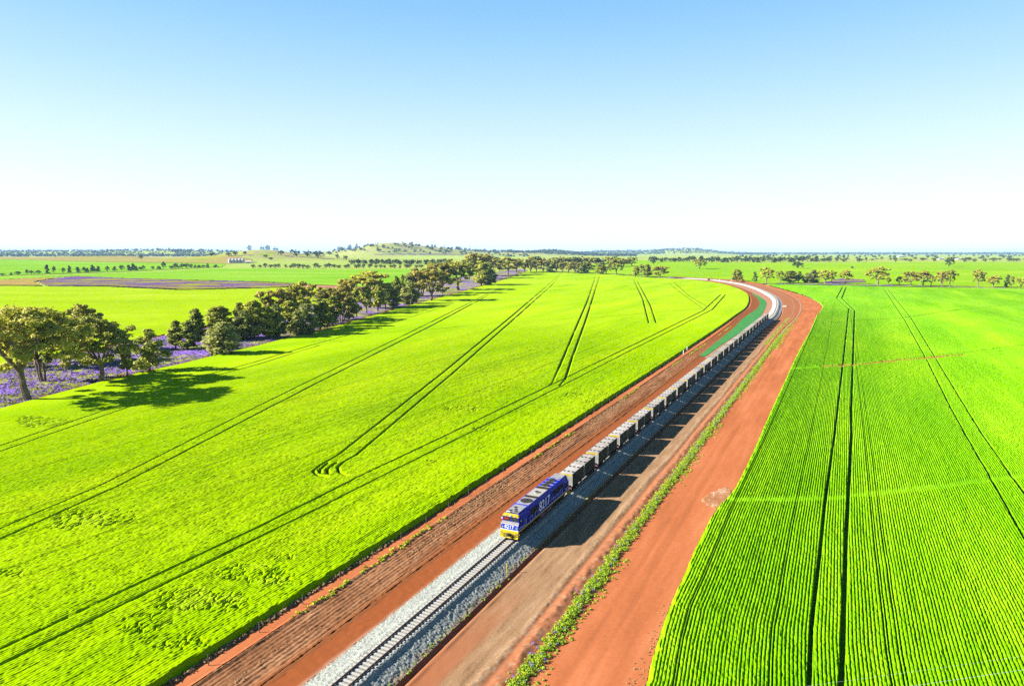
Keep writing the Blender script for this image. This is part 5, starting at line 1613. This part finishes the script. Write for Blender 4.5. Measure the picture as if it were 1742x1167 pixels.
rg = np.random.default_rng(4)
P, Hs = scatter_strip(6000, -62, 300, 14.95, .44, rg, .26, (.13, .42)); tufts('weed_row', P, Hs, 34, .11, M['weed'], 1, 'row of bright green weeds on the bank between track and red road', 'weeds')
P, Hs = scatter_strip(380, -62, 250, 14.75, .5, rg, .34, (.14, .30)); tufts('purple_weeds', P, Hs, 24, .09, M['weed_purple'], 2, 'pale purple flowers mixed through the weed row', 'wildflowers')
P, Hs = scatter_strip(200, -62, 330, 14.7, .4, rg, .42, (.25, .42), 5); tufts('yellow_weeds', P, Hs, 30, .13, M['weed_yellow'], 3, 'yellow flowering clumps in the weed row', 'wildflowers')
P, Hs = scatter_strip(700, -62, 330, 16.3, .5, rg, .08, (.12, .28), 6); tufts('low_weeds', P, Hs, 16, .15, M['weed'], 4, 'thin low weeds spilling onto the red road edge', 'weeds')
P, Hs = scatter_strip(300, -62, 330, -14.5, .25, rg, .15, (.16, .38), 8); tufts('verge_weeds', P, Hs, 22, .2, M['weed_yellow'], 5, 'yellow-green weeds along the edge of the ploughed verge', 'weeds')
P, Hs = scatter_strip(1300, -62, 140, -13.2, 1.1, rg, .04, (.08, .22), 12); tufts('straw', P, Hs, 14, .11, M['straw'], 6, 'dry straw scattered along the ploughed verge', 'straw')
P, Hs = scatter_strip(420, -62, 60, 3.2, .45, rg, .04, (.10, .22)); tufts('ballast_weeds', P, Hs, 14, .14, M['weed'], 7, 'sparse weeds at the foot of the ballast shoulder', 'weeds')
P, Hs = scatter_strip(500, -62, -5, -16.75, .15, rg, .15, (.12, .26)); tufts('dry_grass', P, Hs, 14, .18, M['straw'], 8, 'dry grass fringe along the edge of the wheat crop', 'grass')
P, Hs = scatter_strip(500, 240, 400, 15.8, 1.6, rg, .05, (.12, .3), 14); tufts('track_weeds', P, Hs, 14, .25, M['weed'], 9, 'patchy green weeds beside the far red road', 'weeds')
P, Hs = scatter_strip(420, 255, 400, 11.6, .5, rg, .05, (.12, .3)); tufts('verge_grass', P, Hs, 14, .25, M['weed'], 10, 'thin green grass line beside the far gravel track', 'grass')
P, Hs = scatter_strip(300, -62, -5, 25.3, .55, rg, .03, (.08, .16)); tufts('dry_stubble', P, Hs, 16, .09, M['straw'], 11, 'dry stubble along the edge of the canola crop', 'grass')
# flower and shrub tufts under the belt
def belt_tufts():
    rng = np.random.default_rng(31)
    Pp = []; Hh = []; Pg = []; Hg = []
    while len(Pp) < 3800:
        i = rng.random() ** 1.7 * 15.9
        a = np.array([np.interp(i, range(17), BF[:, 0]), np.interp(i, range(17), BF[:, 1])])
        j = i / 16 * 12
        b = np.array([np.interp(j, range(13), BB[:, 0]), np.interp(j, range(13), BB[:, 1])])
        f = rng.random(); p = a * (1 - f) + b * f
        if p[1] < 120 or f > .95: continue
        if rng.random() < .62: Pp.append((p[0], p[1], .45)); Hh.append(rng.uniform(.35, .8))
        else: Pg.append((p[0], p[1], .4)); Hg.append(rng.uniform(.3, .9))
    tufts('purple_flowers', Pp, Hh, 14, .34, M['weed_purple'], 41, 'purple flower heads under the belt of trees', 'wildflowers')
    tufts('meadow_grass', Pg, Hg, 14, .34, M['meadow'], 42, 'dull green weeds among the purple flowers', 'grass')


M['meadow'] = leaf_mat('meadow weed', (0.07, 0.09, 0.02), (0.17, 0.16, 0.05), 0)
belt_tufts()

# ------------------------------------------------------------------ fence beside the wheat
def build_fence():
    r = empty('wire_fence', (*map(float, st(-60, -15.9)), 0), TRACK_RZ)
    tag(r, 'thin wire fence with dark steel posts between wheat and ploughed verge', 'fence')
    p0 = None
    n = 44
    for i in range(n):
        s = i * 7.0
        lt = float(np.interp(s - 60, [-95, 0, 120, 240, 330], [0.1, 0.1, -.6, -1.6, -2.8]))
        if i == 0:
            b = MB(); b.box(-.04, .04, -.04, .04, -.2, 1.25); b.box(-.075, .075, -.012, .012, 1.0, 1.2)
            p0 = b.build('fence_post', M['post'], r); o = p0
        else:
            o = p0.copy(); COL.objects.link(o); o.parent = r
        o.location = (lt, s, 0)
    for z in (.45, .8, 1.12):
        b = MB(); b.tube([(float(np.interp(i * 7.0 - 60, [-95, 0, 120, 240, 330], [0.1, 0.1, -.6, -1.6, -2.8])), i * 7.0, z) for i in range(n)], .008, 4)
        b.build('wire', M['wire'], r)


build_fence()


def post_thing(name, px, py, h, wd, material, label, cat, cap=None):
    p = flat(px, py)
    r = empty(name, (float(p[0]), float(p[1]), 0), TRACK_RZ)
    b = MB(); b.box(-wd / 2, wd / 2, -wd / 2, wd / 2, -.2, h); b.build('post', material, r)
    b = MB(); b.loft([[(-wd * .6, -wd * .6, h + .002), (wd * .6, -wd * .6, h + .002), (wd * .6, wd * .6, h + .002), (-wd * .6, wd * .6, h + .002)], [(-wd * .3, -wd * .3, h + .10), (wd * .3, -wd * .3, h + .10), (wd * .3, wd * .3, h + .10), (-wd * .3, wd * .3, h + .10)]])
    b.build('cap', cap or material, r)
    tag(r, label, cat)


post_thing('marker_post', 862, 975, 1.35, .10, M['yellow'], 'thin yellow marker post on the ballast shoulder before the locomotive', 'marker post')
post_thing('marker_post', 1263, 594, 1.5, .28, M['yellow'], 'yellow marker post in the shadow of the train wagons', 'marker post', M['orange'])
post_thing('gate_post', 1162.5, 603, 1.8, .26, M['white'], 'white gate post, nearer of two by the wheat edge', 'gate post')
post_thing('gate_post', 1168.5, 596.5, 1.8, .26, M['white'], 'white gate post, farther of two by the wheat edge', 'gate post')
post_thing('survey_post', 1224, 480, 4.5, .6, M['white'], 'white post left of the excavator by the far track', 'survey post')
post_thing('survey_post', 1244, 480.5, 4.5, .6, M['white'], 'white post just left of the dark leaning tree', 'survey post')


def build_culvert():
    p = flat(1333, 522)
    r = empty('culvert', (float(p[0]), float(p[1]), 0), TRACK_RZ)
    tag(r, 'small white concrete culvert with a dark mouth beside the curve', 'culvert')
    b = MB(); b.box(-.2, 2.2, -.9, .9, -.2, 1.1); b.box(-1.0, -.2, .6, .8, -.2, .8); b.box(-1.0, -.2, -.8, -.6, -.2, .8); b.build('headwall', M['concrete'], r)
    b = MB(); b.cyl((-.23, 0, .45), .42, .05, 'x', 16); b.build('pipe_mouth', M['black'], r)


build_culvert()


def build_digger(px, py, label, rz, sc):
    p = hit(px, py)
    r = empty('excavator', p, rz); r.scale = (sc, sc, sc)
    tag(r, label, 'excavator')
    for s in (-1, 1):
        b = MB(); x0, x1 = sorted((s * .85, s * 1.4))
        b.loft([[(x0, -1.9, .45), (x0, -1.5, .02), (x0, 1.5, .02), (x0, 1.9, .45), (x0, 1.6, .9), (x0, -1.6, .9)], [(x1, -1.9, .45), (x1, -1.5, .02), (x1, 1.5, .02), (x1, 1.9, .45), (x1, 1.6, .9), (x1, -1.6, .9)]])
        b.build('crawler_track', M['black'], r)
    b = MB(); b.box(-1.35, 1.35, -1.9, 1.2, 1.05, 1.5); b.box(-.1, 1.35, -1.9, .9, 1.5, 2.15); b.loft([[(-1.35, -2.4, 1.1), (1.35, -2.4, 1.1), (1.3, -2.3, 2.2), (-1.3, -2.3, 2.2)], [(-1.35, -1.6, 1.05), (1.35, -1.6, 1.05), (1.35, -1.6, 2.2), (-1.35, -1.6, 2.2)]])
    b.build('body', M['orange'], r)
    b = MB(); b.box(-1.3, -.2, -.5, 1.15, 1.52, 2.95); cb = b.build('cab', M['glass'], r)
    b = MB(); b.box(-1.35, -.15, -.55, 1.2, 2.96, 3.06); b.build('cab_roof', M['orange'], cb)
    b = MB(); b.tube([(.3, .8, 1.6), (.3, 2.4, 4.2), (.3, 4.6, 4.5)], [.30, .34, .22], 6); b.build('boom', M['orange'], r)
    b = MB(); b.tube([(.3, 4.4, 4.7), (.3, 5.2, 1.7)], [.24, .16], 6); ar = b.build('arm', M['orange'], r)
    b = MB(); b.loft([[(-.3, 4.9, 1.5), (.9, 4.9, 1.5), (.9, 5.4, 1.5), (-.3, 5.4, 1.5)], [(-.3, 4.3, .5), (.9, 4.3, .5), (.9, 5.2, .6), (-.3, 5.2, .6)]]); b.build('bucket', M['black'], ar)


build_digger(1264, 480.5, 'orange excavator with raised boom beside the dark leaning tree', R(75), 1.55)
build_digger(1206, 477.0, 'small orange excavator working farther left along the pale far track', R(-80), 1.0)


# grain silos and sheds on the left rise
def build_silo(px, py, wpx, top, label):
    p = hit(px, py)
    d = wpx / PX_F * p.y; h = CAM_H - math.tan(math.atan((top - PX_CY) / PX_F) + PITCH) * p.y - p.z
    r = empty('grain_silo', p)
    tag(r, label, 'silo', 'grain silos on the left rise')
    b = MB(); b.cyl((0, 0, h * .36), d / 2, h * .76, 'z', 18)
    for k in range(5): b.cyl((0, 0, h * (.1 + .15 * k)), d / 2 * 1.012, h * .02, 'z', 18)
    b.build('drum', M['zinc'], r)
    b = MB(); b.cyl((0, 0, h * .87), d / 2 * 1.05, h * .26, 'z', 18, r2=d * .07); b.build('roof', M['white'], r)
    b = MB(); b.box(-d * .03, d * .03, -d / 2 - .3, -d / 2 + .1, 0, h * .74); b.build('ladder', M['zinc'], r)


for k, w in enumerate(['leftmost', 'second from the left', 'middle', 'second from the right', 'rightmost']):
    build_silo(391 + 5.6 * k, 447.8, 5.3, 439.8, 'pale grain silo with conical roof, %s of five in a row' % w)


def build_shed(px, py, wpx, hpx, label, name='farm_shed', mt='white'):
    p = hit(px, py); w = wpx / PX_F * p.y; h = hpx / PX_F * p.y
    r = empty(name, p, R(12)); tag(r, label, 'shed')
    b = MB(); b.box(-w / 2, w / 2, -w * .3, w * .3, -1, h * .62); b.build('wall', M[mt], r)
    b = MB(); b.loft([[(-w * .53, -w * .33, h * .62), (-w * .53, 0, h), (-w * .53, w * .33, h * .62)], [(w * .53, -w * .33, h * .62), (w * .53, 0, h), (w * .53, w * .33, h * .62)]]); b.build('roof', M['zinc'], r)
    b = MB(); b.box(-w * .18, w * .18, -w * .3 - .06, -w * .3 - .005, 0, h * .45); b.build('door', M['black'], r)


build_shed(423, 447.6, 9, 3.6, 'low pale shed at the right end of the silo row')
build_shed(1601, 441.5, 9, 2.4, 'white farm shed on the far right plain, left of two')
build_shed(1632, 441.8, 12, 2.4, 'long white farm shed on the far right plain, right of two')
build_shed(1532, 437.5, 14, 2.2, 'grey-blue farm shed far off beyond the rising paddock', mt='zinc')


# power line crossing the bottom right corner (its poles stand outside the picture)
def build_powerline():
    zt = 10.0
    a = flat(1742, 1139, zt); b_ = flat(1545, 1167, zt); d = (a - b_) / np.linalg.norm(a - b_)
    c = flat(1742, 1116, zt); off = c - a; off = off - d * np.dot(off, d)
    pA = a + d * 26; pB = b_ - d * 34
    r = empty('power_line', (float(pB[0]), float(pB[1]), 0)); tag(r, 'thin pale overhead power line crossing the canola at the bottom right corner', 'power line')
    org = pB
    for p in (pA, pB):
        q = p - org
        m = MB(); m.tube([(q[0] + off[0] / 2, q[1] + off[1] / 2, -1), (q[0] + off[0] / 2, q[1] + off[1] / 2, zt + 1.1)], [.17, .11], 8); po = m.build('pole', M['wood'], r)
        m = MB(); m.tube([(q[0] - off[0] * .2, q[1] - off[1] * .2, zt + .45), (q[0] + off[0] * 1.2, q[1] + off[1] * 1.2, zt + .45)], .07, 4); m.build('crossarm', M['wood'], po)
    for o_, rr in ((off * 0, .016), (off, .008)):
        pts = []
        for k in range(25):
            f = k / 24; q = pB + (pA - pB) * f + o_ - org
            pts.append((q[0], q[1], zt + .45 - 4 * .45 * f * (1 - f)))
        m = MB(); m.tube(pts, rr, 4); m.build('cable', M['cable'], r)


build_powerline()

# ------------------------------------------------------------------ air
def build_haze():
    b = MB(); b.box(-26000, 26000, -3000, 30000, -3.0, 175.0)
    m = bpy.data.materials.new('haze'); m.use_nodes = True
    N = m.node_tree.nodes; L = m.node_tree.links
    N.remove(N["Principled BSDF"])
    v = N.new("ShaderNodeVolumePrincipled"); v.inputs["Color"].default_value = (0.42, 0.70, 1.0, 1)
    v.inputs["Density"].default_value = HAZE_D; v.inputs["Anisotropy"].default_value = 0.0
    L.new(v.outputs[0], N["Material Output"].inputs["Volume"])
    o = b.build('haze', m); o["kind"] = "stuff"; o["label"] = "thin bluish haze over the distant plain"


HAZE_D = 0.000032
build_haze()
